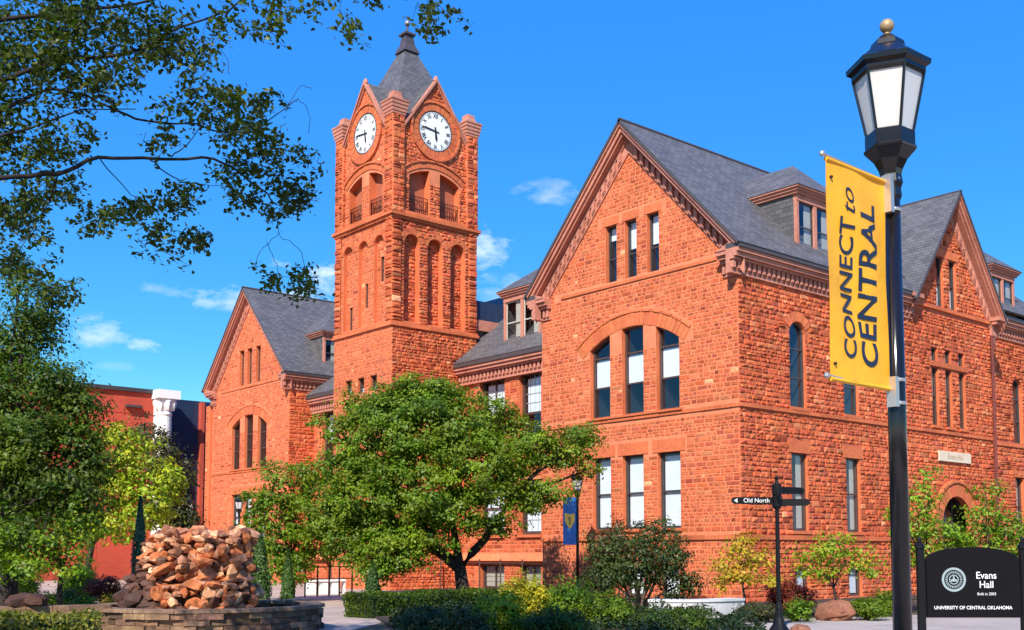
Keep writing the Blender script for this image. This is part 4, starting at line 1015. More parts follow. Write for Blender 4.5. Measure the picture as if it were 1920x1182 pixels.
# --- multi-stemmed crape myrtle
D = 29.0; b_ = at(1195, 1100, D); b_.z = 0
ce = [E(1140, 1040, 42, D, 1.1), E(1190, 1060, 50, D-.4, 1), E(1245, 1060, 48, D, 1), E(1215, 1010, 34, D, 1.2, .8), E(1130, 1080, 34, D-.3, 1), E(1265, 1020, 28, D, 1.1, .6), E(1290, 1090, 28, D, .9, .7), E(1160, 1000, 20, D, 1.2, .6), E(1245, 985, 14, D, 1.4, .6)]
t = thing('flowering_shrub', 'tall multi-stemmed dark green shrub under the right wing windows', 'shrub', b_)
mb = MB()
for e in ce:
    o_ = Vector((random.uniform(-.25, .25), random.uniform(-.25, .25), 0)); c = Vector(e[:3]); mb.tube([b_+o_, (b_+o_).lerp(c, .5)+Vector((random.uniform(-.1, .1), 0, .1)), c, c+Vector((random.uniform(-.2, .2), random.uniform(-.2, .2), e[5]*.8))], [.045, .035, .022, .006], 6)
mb.build('trunk', 'bark_pale', t, True)
leafmat('leaf_myrtle', (.035, .055, .014), (.075, .105, .02))
P, Nn, C = clusters(ce, .21, 22, .12, .3); quadcloud('crown', P, Nn, .09, 'leaf_myrtle', t, LAST)
# --- small yellow trees along the side wall
D = 28.0; b_ = at(1392, 1130, D); b_.z = 0
ce = [E(1390, 1030, 38, D, .7), E(1360, 1060, 34, D, .6), E(1425, 1050, 34, D, .7), E(1395, 1080, 40, D-.2, .5), E(1350, 1090, 24, D, .6), E(1440, 1090, 26, D, .6), E(1400, 1010, 18, D, .8, .7)]
tree('young_tree', 'small yellow-leaved tree left of the direction post', 'tree', b_, at(1392, 1095, D), ce, 'leaf_yellow', r0=.035, size=.10, spacing=.30, per=15, spread=.13, group='young trees by the side wall', k=2)
D = 27; b_ = at(1562, 1130, D); b_.z = 0
ce = [E(1560, 1030, 42, D, .6), E(1520, 1045, 34, D, .6), E(1605, 1050, 38, D, .6), E(1545, 1075, 34, D, .5), E(1630, 1070, 24, D, .5), E(1510, 1075, 22, D, .6), E(1570, 1015, 26, D, .6)]
tree('young_tree', 'small yellow-green layered tree right of the direction post', 'tree', b_, at(1562, 1095, D), ce, 'leaf_yellowgreen', r0=.035, size=.10, spacing=.30, per=15, spread=.13, group='young trees by the side wall', k=2)
D = 29; b_ = at(1735, 1130, D); b_.z = 0
ce = [E(1730, 940, 34, D, 1), E(1740, 900, 22, D, 1.2, .8), E(1710, 985, 40, D), E(1770, 1000, 46, D), E(1725, 1030, 44, D), E(1690, 960, 26, D, 1), E(1790, 1040, 36, D), E(1690, 1030, 28, D)]
tree('young_tree', 'green tree left of the arched side doorway', 'tree', b_, at(1735, 1060, D), ce, 'leaf_fresh', r0=.05, size=.10, spacing=.32, per=20, spread=.14, group='young trees by the side wall', k=2)
b_ = at(1850, 1130, D); b_.z = 0
ce = [E(1850, 930, 26, D, 1.2), E(1840, 970, 36, D), E(1885, 985, 34, D), E(1830, 1010, 36, D), E(1870, 1030, 40, D), E(1910, 1000, 34, D), E(1930, 1030, 36, D), E(1800, 1020, 26, D)]
tree('young_tree', 'green tree right of the arched side doorway, behind the hall sign', 'tree', b_, at(1850, 1060, D), ce, 'leaf_fresh', r0=.05, size=.10, spacing=.32, per=20, spread=.14, group='young trees by the side wall', k=2)

# --- near tree: overhanging limbs and the crown above the picture
near = thing('overhanging_tree', 'tree whose dark leafy branches hang across the upper left', 'tree', (-12.5, -3.0, 0))
mb = MB(); hub = Vector((-12.0, -2.5, 4.6))
mb.tube([(-12.5, -3.0, -.05), (-12.4, -2.9, 1.5), (-12.1, -2.6, 3.2), hub], [.42, .33, .3, .27], 12)
br = [  # (points px, py, depth), start radius
    ([(-420, 330, 11), (-150, 190, 13), (0, 150, 13.6), (100, 115, 14), (255, 98, 14.3), (330, 55, 14.5), (430, 20, 15)], .10),
    ([(-420, 420, 11), (-100, 350, 12.6), (0, 333, 13), (110, 325, 13.2), (185, 295, 13.4), (300, 300, 13.8), (400, 298, 14), (470, 340, 14.2), (520, 385, 14.3)], .09),
    ([(-60, 250, 13.4), (60, 180, 14), (130, 170, 14.2), (200, 200, 14.4), (280, 225, 14.6), (370, 235, 14.8), (430, 250, 15), (500, 225, 15), (560, 185, 15)], .05),
    ([(-420, 130, 11), (-100, 60, 13), (0, 38, 13.6), (120, 25, 14), (250, 8, 14.4), (380, -30, 15)], .11),
    ([(-200, 330, 12.5), (-50, 270, 13.2), (60, 240, 13.8), (150, 208, 14), (255, 205, 14.4)], .05),
    ([(280, 300, 13.8), (330, 335, 14), (370, 345, 14), (420, 350, 14.1)], .02), ([(320, 295, 13.8), (360, 260, 14.2), (400, 200, 14.6), (450, 180, 14.8)], .018),
    ([(523, 395, 14.3), (524, 440, 14.3), (560, 465, 14.4), (572, 510, 14.4)], .010), ([(524, 440, 14.3), (495, 462, 14.3), (478, 500, 14.3)], .007), ([(500, 455, 14.3), (515, 490, 14.3), (525, 520, 14.3)], .006),
    ([(560, 185, 15), (580, 215, 15), (578, 250, 15)], .008), ([(540, 200, 15), (565, 160, 15), (585, 168, 15)], .007),
    ([(640, -60, 15), (641, 0, 15), (640, 30, 15), (655, 80, 15)], .010), ([(790, -80, 15), (800, -20, 15), (805, 50, 15)], .010),
    ([(420, 30, 15), (500, -40, 15.5), (650, -80, 16), (800, -90, 16), (900, -60, 16)], .03),
    ([(110, 325, 13.2), (90, 380, 13.4), (60, 430, 13.5), (30, 480, 13.5), (10, 520, 13.5)], .02), ([(185, 295, 13.4), (230, 350, 13.8), (290, 400, 14), (300, 450, 14)], .016),
    ([(0, 520, 13.5), (30, 512, 13.6), (70, 525, 13.6), (130, 560, 13.7)], .008), ([(-420, 560, 11), (-200, 520, 12.5), (0, 520, 13.5)], .03),
    ([(400, 20, 15), (380, 70, 14.8), (420, 100, 14.8), (430, 140, 14.8)], .006)]
for pts, r in br:
    P = [at(*p) for p in pts]; n = len(P); sm = []
    if pts[0][0] == -420: P = [hub]+P; n += 1
    for i in range(n-1):
        for s in range(4):
            t = s/4; p0 = P[max(i-1, 0)]; p1 = P[i]; p2 = P[i+1]; p3 = P[min(i+2, n-1)]
            sm.append(.5*((2*p1)+(p2-p0)*t+(2*p0-5*p1+4*p2-p3)*t*t+(3*p1-3*p2+p3-p0)*t**3)+Vector((random.gauss(0, 1), random.gauss(0, 1), random.gauss(0, 1)))*.012)
    sm.append(P[-1]); k = len(sm); mb.tube(sm, [max(.004, r*.5*(1-.8*i/k)) if pts[0][0] != -420 or i > 5 else r*(1-.1*i) for i in range(k)], 6)
lc = [(60, 50, 120, 60, 44), (200, 55, 120, 50, 44), (310, 60, 55, 40, 24), (345, 110, 50, 20, 10), (60, 130, 90, 45, 28), (220, 130, 50, 30, 10), (40, 215, 70, 50, 26), (165, 160, 50, 30, 14),
      (390, 95, 25, 25, 5), (370, 160, 30, 22, 7), (430, 175, 25, 18, 9), (497, 182, 22, 10, 5), (450, 215, 50, 40, 20), (390, 200, 25, 20, 6), (320, 205, 40, 18, 8), (475, 255, 55, 35, 22), (300, 262, 30, 18, 7), (40, 290, 60, 30, 16), (120, 262, 45, 30, 10),
      (100, 345, 60, 25, 13), (40, 400, 50, 45, 24), (20, 480, 25, 30, 9), (190, 405, 35, 22, 10), (260, 385, 28, 22, 8), (330, 370, 35, 22, 10), (370, 355, 25, 14, 5), (292, 445, 22, 35, 11), (355, 440, 32, 14, 9), (460, 320, 60, 26, 17), (540, 310, 28, 40, 12),
      (565, 360, 30, 20, 11), (520, 385, 28, 12, 8), (455, 365, 22, 12, 6), (577, 275, 8, 15, 2), (598, 318, 8, 6, 1), (565, 520, 20, 30, 11), (520, 520, 22, 8, 4), (478, 500, 6, 5, 1), (437, 20, 35, 35, 8), (500, 40, 35, 30, 9), (570, 5, 40, 12, 6), (655, 50, 18, 25, 6), (640, 10, 20, 20, 2),
      (803, 30, 22, 30, 9), (850, 8, 12, 10, 2), (690, -10, 30, 12, 3), (120, 540, 30, 14, 5), (60, 500, 30, 12, 3), (150, 20, 90, 40, 12), (30, 100, 60, 50, 14), (-120, 100, 100, 100, 40), (-120, 300, 100, 110, 40), (-120, 480, 90, 60, 18), (500, -60, 160, 40, 24), (250, -70, 200, 50, 40), (770, -60, 110, 35, 18)]
lp = []; ln = []
tw = mb
for (x, y, rx, ry, n) in lc:
    for i in range(int(n*(2.9 if x < 280 else 1.9))):
        a, b = rng.uniform(-1, 1), rng.uniform(-1, 1); c = at(x+a*rx, y+b*ry, 14.2+rng.normal(0, .5)); m = int(rng.integers(8, 15))
        # leaves drooping from a short twig
        e = c+Vector((random.gauss(0, .1), random.gauss(0, .1), random.uniform(-.2, .05))); tw.tube([c, e], [.004, .002], 4, cap=False)
        for j in range(m):
            t = j/m; p = c.lerp(e, t)+Vector((random.gauss(0, .055), random.gauss(0, .055), random.gauss(-.03, .05))); lp.append(p); ln.append((random.gauss(0, .6), random.gauss(0, .6), 1 if random.random() < .7 else .2))
mb.build('trunk', 'bark_shade', near, True)
# unseen crown above and behind, clumps placed by where their shade falls
big = []
for i in range(95):
    r_ = rng.uniform(-16, -1.2); f_ = rng.uniform(-5, 8); z = rng.uniform(8.5, 14)
    if i > 60: r_ = rng.uniform(-17, -8); f_ = rng.uniform(2, 8); z = rng.uniform(6.5, 9.5)
    lim = 21.5 if r_ > -7 else 15.5
    if f_+1.14*z > lim: f_ = lim-1.14*z-rng.uniform(0, 3)
    if r_ > -.52*f_-2.2 and z < 2.6+.5*max(f_, 0)+2.0: z = 4.2+.55*max(f_, 0)+rng.uniform(1.2, 3)
    p = Rv*r_+FH*f_; big.append((p.x, p.y, z, 1.6, 1.6, .9))
P2, N2, _ = clusters(big, .66, 15, .3, .3)
quadcloud('crown', np.concatenate([np.array([tuple(p) for p in lp]), P2]), np.concatenate([np.array(ln), N2]), np.concatenate([np.full(len(lp), .086), np.full(len(P2), .2)]), 'leaf_overhang', near, aspect=.62)

# ================================================================== street furniture
# tall lamp post in front
LX, LYY = -4.28, 7.33
MATS_L = None
def lampglass():
    m, nt, p = newmat('lamp_glass'); p.inputs['Base Color'].default_value = (.86, .84, .82, 1); p.inputs['Roughness'].default_value = .12
    p.inputs['Coat Weight'].default_value = .3
    t = nd(nt, 'ShaderNodeBsdfTranslucent'); t.inputs[0].default_value = (.8, .78, .78, 1); mx = nd(nt, 'ShaderNodeMixShader'); mx.inputs[0].default_value = .35
    nt.links.new(p.outputs[0], mx.inputs[1]); nt.links.new(t.outputs[0], mx.inputs[2]); nt.links.new(mx.outputs[0], nt.nodes['Material Output'].inputs[0])
lampglass()
simple('lamp_black', (.008, .007, .008), .16, spec=.5)
simple('brass_ball', (.42, .29, .15), .5, metal=.2)
simple('bracket_steel', (.55, .5, .45), .35, metal=.7)
def lamp(base, label, group, k=1.0, rot=0.0, ball=True):
    b = Vector(base); t = thing('street_lamp', label, 'street lamp', b, group); x, y = b.x, b.y
    z = lambda v: b.z+v*k
    mb = MB(); mb.lathe((x, y, 0), [(.2*k, z(0)), (.2*k, z(.12)), (.15*k, z(.3)), (.13*k, z(.7)), (.09*k, z(.82)), (.075*k, z(.9))], 16)
    mb.lathe((x, y, 0), [(.068*k, z(.85)), (.062*k, z(4.27))], 20); mb.build('pole', 'lamp_black', t, True)
    mb = MB(); mb.lathe((x, y, 0), [(.06*k, z(4.2)), (.075*k, z(4.24)), (.07*k, z(4.3)), (.085*k, z(4.34)), (.075*k, z(4.4)), (.085*k, z(4.44)), (.12*k, z(4.51)), (.185*k, z(4.58))], 6, rot=rot)
    mb.lathe((x, y, 0), [(.185*k, z(4.583)), (.19*k, z(4.60)), (.178*k, z(4.615)), (.178*k, z(4.715)), (.168*k, z(4.725))], 6, rot=rot); mb.build('lantern_base', 'lamp_black', t)
    r0, r1, z0, z1 = .168*k, .255*k, z(4.725), z(5.16)
    mb = MB(); mb.lathe((x, y, 0), [(r0-.012*k, z0), (r1-.012*k, z1)], 6, rot=rot); mb.build('lantern_glass', 'lamp_glass', t)
    mb = MB()
    for i in range(6):
        a = rot+i*math.pi/3; mb.tube([(x+r0*math.cos(a), y+r0*math.sin(a), z0), (x+r1*math.cos(a), y+r1*math.sin(a), z1)], .011*k, 5)
    mb.lathe((x, y, 0), [(r1*1.0, z1-.02), (r1*1.04, z1), (r1*1.04, z1+.03*k), (r1*1.18, z1+.05*k), (r1*1.2, z1+.085*k), (r1*1.1, z1+.10*k), (r1*.62, z1+.2*k), (r1*.5, z1+.22*k), (r1*.46, z1+.26*k), (r1*.28, z1+.3*k), (r1*.2, z1+.31*k), (.02*k, z1+.33*k)], 6, rot=rot)
    mb.build('lantern_cap', 'lamp_black', t)
    mb = MB(); zb = z1+.325*k
    mb.lathe((x, y, zb), [(.035*k, -.03*k), (.02*k, 0), (.02*k, .02*k)], 12)
    mb.lathe((x, y, zb+.065*k), [(.053*k*math.sin(a), -.053*k*math.cos(a)) for a in np.linspace(.05, math.pi-.05, 11)], 18)
    mb.build('finial_ball', 'brass_ball' if ball else 'lamp_black', t, True)
    return t
NL = lamp((LX, LYY, 0), 'tall black lamp post with white-glass lantern and yellow banner in the foreground', 'lamp posts around the plaza', 1.0, rad(-63+30))
# banner arms and clamps (parts of the lamp)
for z in (4.34, 2.79):
    mb = MB(); mb.tube([(LX, LYY-.05, z), (LX, LYY-.88, z+.02)], .011, 8)
    mb.lathe((LX, 0, 0), [(.0, 0), (.0, 0)], 3) if 0 else None
    mb.mesh(*[[Vector((LX, LYY-.88, z+.02))+Vector((.022*math.sin(a)*math.cos(b), .022*math.sin(a)*math.sin(b), .022*math.cos(a))) for a in np.linspace(.05, 3.1, 6) for b in np.linspace(0, 5.6, 8)], [(i*8+j, i*8+(j+1) % 8, (i+1)*8+(j+1) % 8, (i+1)*8+j) for i in range(5) for j in range(8)]])
    mb.build('banner_arm', 'bracket_steel', NL)
for za, zb in ((4.1, 4.38), (2.66, 2.88)):
    mb = MB(); mb.box(LX-.02, LX+.055, LYY-.10, LYY-.055, za, zb)
    for z in (za+.02, zb-.03): mb.lathe((LX, LYY, 0), [(.070, z), (.072, z+.012), (.070, z+.024)], 20)
    mb.build('banner_clamp', 'bracket_steel', NL)
# banner
def bannermat():
    m, nt, p = newmat('banner_yellow'); v = coords(nt)
    c = ramp(nt, noise(nt, v, 2.5, 4), [(.3, (.88, .38, .008)), (.7, (.94, .45, .012))]); nt.links.new(c, p.inputs['Base Color']); p.inputs['Roughness'].default_value = .55
    bump(nt, p, noise(nt, v, 3.2, 3), .5, .03)
bannermat(); simple('banner_navy', (.012, .018, .045), .5)
yb0, yb1, zb0, zb1 = LYY-.84, LYY-.09, 2.80, 4.33
def bsurf(v, z):
    s = (v-yb0)/(yb1-yb0); q = (z-zb0)/(zb1-zb0)
    return LX+.016*math.sin(q*8+s*3)*math.sin(s*3.1)+.012*math.sin(s*8+q*5)*(1-abs(2*q-1))+.006*math.sin(q*23+s*7)*math.sin(s*3.1)
mb = MB(); nu, nz = 16, 30
for sgn in (1, -1):
    vs = [(bsurf(yb0+(yb1-yb0)*i/nu, zb0+(zb1-zb0)*j/nz)+.001*sgn, yb0+(yb1-yb0)*i/nu, zb0+(zb1-zb0)*j/nz) for j in range(nz+1) for i in range(nu+1)]
    fs = [(j*(nu+1)+i, j*(nu+1)+i+1, (j+1)*(nu+1)+i+1, (j+1)*(nu+1)+i) for j in range(nz) for i in range(nu)]
    mb.mesh(vs, [f if sgn > 0 else f[::-1] for f in fs])
bn = mb.build('pole_banner', 'banner_yellow', None, True); tag(bn, 'yellow vertical banner reading CONNECT to CENTRAL hung from the tall lamp post', 'banner', 'banners on the lamp posts')
for z_ in (zb1+.003, zb0-.008): hem = MB(); hem.tube([(LX, yb0, z_), (LX, yb1, z_)], .017, 8); hem.build('sleeve', 'banner_yellow', bn)
def btext(s, yc, z0, size, fit, bold, shear=0):
    return text(s, 'lettering', bn, (LX+.036, yc, z0), (0, 0, 1), (0, -1, 0), size, 'banner_navy', bold, .002, 'LEFT', 1, shear, fit)
btext('CONNECT', yb0+.245, zb0+.16, .215, 1.0, .0025); btext('to', yb0+.245, zb0+1.20, .21, .18, -.001, .25); btext('CENTRAL', yb0+.50, zb0+.125, .30, 1.19, .005)
for yy, zz in ((yb0+.04, zb1-.12), (yb0+.05, zb0+.09), (yb0+.04, zb1-.11)):
    pass
for zz in (zb1-.12, zb0+.1): mb = MB(); mb.tube([(LX+.004, yb0+.045, zz), (LX+.02, yb0+.045, zz)], .011, 8); mb.build('grommet', 'ink_black', bn)

# background lamps
p_ = at(1083, 1035, 38); BLx, BLy = p_.x, p_.y
bl = lamp((BLx, BLy, 0), 'grey lamp post with blue and yellow banner before the right wing', 'lamp posts around the plaza', .80, rad(10), False)
mb = MB()

for z in (3.52, 1.9): mb = MB(); mb.tube([(BLx, BLy, z), (BLx-.1, BLy-.62, z)], .012, 6); mb.build('banner_arm', 'bracket_steel', bl)
simple('banner_blue', (.015, .20, .62), .6); simple('banner_gold', (.85, .72, .12), .6)
u_ = Vector((-.1, -.62, 0)).normalized(); fB = Fr((BLx, BLy, 0), -u_)
L0 = -.6; mb = MB(); mb.prism([fB.p(-.6, 1.9, 0), fB.p(-.06, 1.9, 0), fB.p(-.06, 3.52, 0), fB.p(-.6, 3.52, 0)], fB.n*.012)
bb = mb.build('pole_banner', 'banner_blue'); tag(bb, 'blue banner with a gold shield on the lamp post before the right wing', 'banner', 'banners on the lamp posts')
mb = MB(); mb.prism([fB.p(u, z, .013) for u, z in ((-.33, 2.42), (-.2, 2.58), (-.12, 2.72), (-.12, 2.98), (-.33, 2.94), (-.54, 2.98), (-.54, 2.72), (-.46, 2.58))], fB.n*.006); mb.build('shield', 'banner_gold', bb)
mb = MB(); fbox(mb, fB, -.35, -.31, 2.58, 2.84, .02, .024); fbox(mb, fB, -.39, -.31, 2.78, 2.83, .0205, .0245); mb.build('emblem', 'banner_navy', bb)
for px_, lab in ((354, 'small dark lamp post behind the rock fountain, left of the stone hall'), (447, 'small dark lamp post against the left wing wall')):
    q_ = at(px_, 1035, 56 if px_ < 400 else 54); dup_ = lamp((q_.x, q_.y, 0), lab, 'lamp posts around the plaza', .80, rad(10), False)

# fingerpost
simple('sign_white', (.8, .8, .78), .5)
fp = at(1461, 1178, 22.6); px0, py0 = fp.x, fp.y
t = thing('direction_post', 'black cast-iron finger post with an Old North arm beside the corner', 'direction sign', (px0, py0, 0))
mb = MB(); mb.lathe((px0, py0, 0), [(.2, 0), (.2, .06), (.13, .16), (.09, .3), (.07, .5), (.048, .6), (.042, 2.5)], 12)
mb.lathe((px0, py0, 0), [(.05, 2.5), (.075, 2.52), (.075, 3.0), (.05, 3.02), (.03, 3.1), (.045, 3.14), (.01, 3.2)], 12); mb.build('post', 'black_iron', t)
def arm(direction, z, ln, txt=None, flip=False):
    d = Vector(direction).normalized(); o = Vector((px0, py0, z)); mb = MB(); h = .07
    n = Vector((0, 0, 1)).cross(d); pts = [o+d*.06+Vector((0, 0, -h)), o+d*(ln-.06)+Vector((0, 0, -h)), o+d*ln+Vector((0, 0, -h*.4)), o+d*ln+Vector((0, 0, h*.4)), o+d*(ln-.06)+Vector((0, 0, h)), o+d*.06+Vector((0, 0, h))]
    mb.prism([p-n*.012 for p in pts], n*.024); a = mb.build('sign_arm', 'black_iron', t)
    return a, d, n, o
a, d, n, o = arm(-Rv+Vector((.05, -.05, 0)), 2.68, .95)
if n.dot(Vector((0, 0, 1.6))-o) < 0: n = -n
ux = -d
text('Old North', 'lettering', a, o+d*.43+n*.016, ux, (0, 0, 1), .125, 'sign_white', .0, .001)
mb = MB(); c_ = o+d*.86+n*.016; mb.face([c_+Vector((0, 0, 0))-ux*.04, c_+ux*.03+Vector((0, 0, .045)), c_+ux*.03-Vector((0, 0, .045))]); mb.build('arrow', 'sign_white', a)
arm(Rv*.8+FH*.45, 2.90, .75); arm(Rv*.9-FH*.2, 2.64, .66)
arm(-FH*.6-Rv*.1, 2.80, .3)
for zz in (2.9, 2.66): 
    mb = MB(); mb.lathe((px0, py0, 0), [(.085, zz-.12), (.1, zz-.1), (.1, zz+.1), (.085, zz+.12)], 12); mb.build('collar', 'black_iron', t)

# hall sign
sL, sR = at(1738, 1158, 17), at(1912, 1160, 17); sl0 = Vector((sL.x, sL.y, 0)); sdir = Vector((sR.x-sL.x, sR.y-sL.y, 0)); swid = sdir.length; sdir.normalize()
fG = Fr(sl0, sdir); 
if fG.n.dot(-sl0) < 0: fG.n = -fG.n
t = thing('monument_sign', 'black arched-top sign panel reading Evans Hall between two posts at lower right', 'sign', sl0+sdir*swid/2)
simple('sign_black', (.006, .005, .006), .5, spec=.12)
pts = [(0, .62), (swid, .62), (swid, 1.5)]+[(swid/2+swid/2*math.cos(a), 1.5+.2*math.sin(a)) for a in np.linspace(0, math.pi, 17)][1:-1]+[(0, 1.5)]
mb = MB(); mb.prism([fG.p(u, z, -.04) for u, z in pts], fG.n*.08); pn = mb.build('panel', 'sign_black', t)
for u in (-.08, swid+.08):
    mb = MB(); mb.prism([fG.p(u-.05, 0, -.05), fG.p(u+.05, 0, -.05), fG.p(u+.05, 0, .05), fG.p(u-.05, 0, .05)], (0, 0, 1.68)); mb.lathe(fG.p(u, 0, 0), [(.08, 1.68), (.08, 1.72), (.03, 1.76), (.035, 1.82), (.01, 1.86)], 8)
    mb.build('post', 'black_iron', t)
fT = fG.off(.042) if fG.n == fG.u.cross(Vector((0, 0, 1))) else fG
tn = .043
simple('sign_letter', (.75, .75, .72), .5); simple('seal_silver', (.35, .42, .42), .4, metal=.3)
for s_, u, z, sz, bd in (('Evans', .64*swid, 1.26, .15, .001), ('Hall', .64*swid, 1.12, .15, .001), ('Built in 2003', .64*swid, .98, .06, .0), ('UNIVERSITY OF CENTRAL OKLAHOMA', .49*swid, .77, .072, .001)):
    text(s_, 'lettering', pn, fG.p(u, z, tn), fG.u, (0, 0, 1), sz, 'sign_letter', bd, .001, sx=.95)
mb = MB(); uc, zc = .29*swid, 1.2
for r0, r1, k in ((.15, .185, 32), (.06, .075, 24)):
    for i in range(k):
        a, b = 2*math.pi*i/k, 2*math.pi*(i+1)/k; mb.face([fG.p(uc+r*math.cos(x), zc+r*math.sin(x), tn+.001) for r, x in ((r0, a), (r1, a), (r1, b), (r0, b))])
for i in range(28):
    a = i*2*math.pi/28; mb.face([fG.p(uc+(.115+dr)*math.cos(a+da), zc+(.115+dr)*math.sin(a+da), tn+.001) for dr, da in ((-.018, -.07), (.018, -.05), (.018, .05), (-.018, .07))])
mb.box(*[0]*6) if 0 else None
fz = [(uc-.05, zc-.03), (uc+.05, zc-.03), (uc+.05, zc), (uc+.015, zc+.01), (uc+.01, zc+.055), (uc-.01, zc+.055), (uc-.015, zc+.01), (uc-.05, zc)]
mb.face([fG.p(u, z, tn+.001) for u, z in fz]); mb.build('seal', 'seal_silver', pn)

# ================================================================== fountain
def rockmat(name, cols):
    m, nt, p = newmat(name); v = coords(nt)
    c = ramp(nt, noise(nt, v, 3.5, 8, .7), [(.25, cols[0]), (.5, cols[1]), (.75, cols[2])]); c = mul(nt, c, tintnode(nt))
    nt.links.new(c, p.inputs['Base Color']); p.inputs['Roughness'].default_value = .8
    bump(nt, p, noise(nt, v, 14, 8, .7), 1, .04)
rockmat('rock', [(.16, .05, .025), (.46, .19, .09), (.62, .42, .28)])
rockmat('boulder', [(.13, .05, .03), (.2, .08, .045), (.28, .14, .09)])
rockmat('ledge_stone', [(.07, .04, .025), (.19, .11, .065), (.36, .23, .14)])
def rock(mb, c, s, seed=None, t=(1, 1, 1), fl=.6):
    c = Vector(c); R3 = Matrix.Rotation(random.uniform(0, 6.28), 3, 'Z') @ Matrix.Rotation(random.gauss(0, .5), 3, 'X')
    dirs = [Vector((random.gauss(0, 1), random.gauss(0, 1), random.gauss(0, 1))).normalized() for _ in range(20)]
    import bmesh
    bm = bmesh.new()
    for d in dirs: bm.verts.new(c+R3 @ Vector((d.x*s[0], d.y*s[1], d.z*s[2])))
    r = bmesh.ops.convex_hull(bm, input=bm.verts); bm.verts.ensure_lookup_table(); bm.verts.index_update()
    mb.mesh([v.co.copy() for v in bm.verts], [tuple(v.index for v in f.verts) for f in bm.faces], 0, t); bm.free()
D = 23.0; fc = at(350, 1100, D); ft = thing('rock_fountain', 'stacked rust and cream rock fountain inside a low round stone basin', 'fountain', (fc.x, fc.y, 0))
mb = MB()
def rocktint():
    r = random.random()
    if r < .24: b = random.uniform(1.3, 1.9); return (b, b*1.15, b*1.15)
    if r < .5: return (1.15, .75, .45)
    if r < .72: k_ = random.uniform(.25, .6); return (k_, k_*.85, k_*.8)
    b = random.uniform(.7, 1.3); return (b, b*.92, b*.9)
def prof(x):  # top of the pile, as height over px offset
    return 0
rows = [(1146, 228, 476), (1132, 228, 478), (1116, 232, 480), (1100, 240, 478), (1084, 246, 474), (1068, 256, 476), (1052, 264, 472), (1036, 272, 474), (1022, 280, 472), (1010, 288, 474), (1002, 300, 470)]
for y, xa, xb in rows:
    x = xa+6
    while x < xb-2:
        wet = x < 300+(1146-y)*-.35 and y > 1050
        for dd in (-1, -.4, .35):
            edge = max(0, 1-((x-(xa+xb)/2)/((xb-xa)/2))**2)**.5
            d = D+dd*(.35+.6*edge)+.4*(1145-y)/150+random.gauss(0, .12)
            p = at(x+random.uniform(-7, 7), y+random.uniform(-6, 6), d); big_ = random.random() < .14
            sz = (random.uniform(.08, .18)*(1.7 if big_ else 1), random.uniform(.1, .19)*(1.4 if big_ else 1), random.uniform(.05, .11)*(1.6 if big_ else 1))
            if random.random() < .22: sz = (sz[2], sz[1], sz[0])
            tt = rocktint()
            if wet: tt = tuple(v*.22 for v in (1.1, 1, 1.15))
            rock(mb, p, sz, t=tt)
        x += random.uniform(8, 13)
for x, y, r in ((230, 1118, .22), (250, 1125, .3), (235, 1138, .25), (275, 1135, .3), (300, 1140, .25), (330, 1142, .2), (420, 1140, .25), (450, 1142, .2)):
    rock(mb, at(x, y, D-.8), (r, r*.8, r*.7), t=(.16, .15, .18))
# core so no light passes
core = at(362, 1100, D+.35); mb.lathe((core.x, core.y, 0), [(1.05, 0), (1.0, .6), (.85, 1.2), (.75, 1.75), (.3, 1.85)], 14, t=(.42, .36, .34))
mb.build('rockwork', 'rock', ft)
# basin: ring of ledge stones
bc_ = at(392, 1100, 23.3); bx, by, BR_ = bc_.x, bc_.y, 2.35; mb = MB()
for lay in range(4):
    k = 30
    for i in range(k):
        a0_ = 2*math.pi*(i+.5*(lay % 2))/k; a1_ = a0_+2*math.pi/k*.97; g = random.uniform(-.06, .06); z0 = lay*.115; b = random.uniform(.5, 1.5)
        q = [(bx+r*math.cos(a), by+r*math.sin(a), z0+.003) for r, a in ((BR_-.3, a0_), (BR_+g, a0_), (BR_+g, a1_), (BR_-.3, a1_))]
        mb.prism(q, (0, 0, .106), 0, (b, b*random.uniform(.85, 1.05), b*random.uniform(.8, 1)))
mb.build('basin_wall', 'ledge_stone', ft)
mb = MB()
k = 18
for i in range(k):
    a0_ = 2*math.pi*i/k; a1_ = a0_+2*math.pi/k*.985; b = random.uniform(.9, 1.15)
    mb.prism([(bx+r*math.cos(a), by+r*math.sin(a), .466) for r, a in ((BR_-.34, a0_), (BR_+.06, a0_), (BR_+.06, a1_), (BR_-.34, a1_))], (0, 0, .07), 0, (b*1.25, b*1.25, b*1.3))
mb.build('basin_coping', 'ledge_stone', ft)
mw, ntw, pw = newmat('water'); pw.inputs['Base Color'].default_value = (.02, .03, .03, 1); pw.inputs['Roughness'].default_value = .06; bump(ntw, pw, noise(ntw, coords(ntw), 6, 3), .4, .03)
mb = MB(); mb.lathe((bx, by, 0), [(BR_-.3, .02), (BR_-.3, .3)], 30); mb.build('pool_water', 'water', ft)

def boulder(px_, py_, d, s, label, t=(1, 1, 1), zb=0):
    p = at(px_, 1035, d); mb = MB(); q = Vector((p.x, p.y, s[2]*.55+zb))
    for i in range(3): rock(mb, q+Vector((random.gauss(0, s[0]*.12), random.gauss(0, s[1]*.12), 0)), s, t=t)
    o = mb.build('boulder', 'boulder'); tag(o, label, 'rock', 'boulders in the planting')
boulder(1566, 1150, 26.5, (.5, .42, .32), 'rust brown boulder below the yellow-green layered tree', (1.3, 1.2, 1.1))
boulder(1496, 1178, 21.3, (.26, .2, .16), 'small brown boulder at the foot of the direction post', (1.2, 1.1, 1))
boulder(58, 1120, 21.2, (.42, .26, .17), 'dark flat boulder on the stone ledge at far left', (.35, .3, .3), .6)

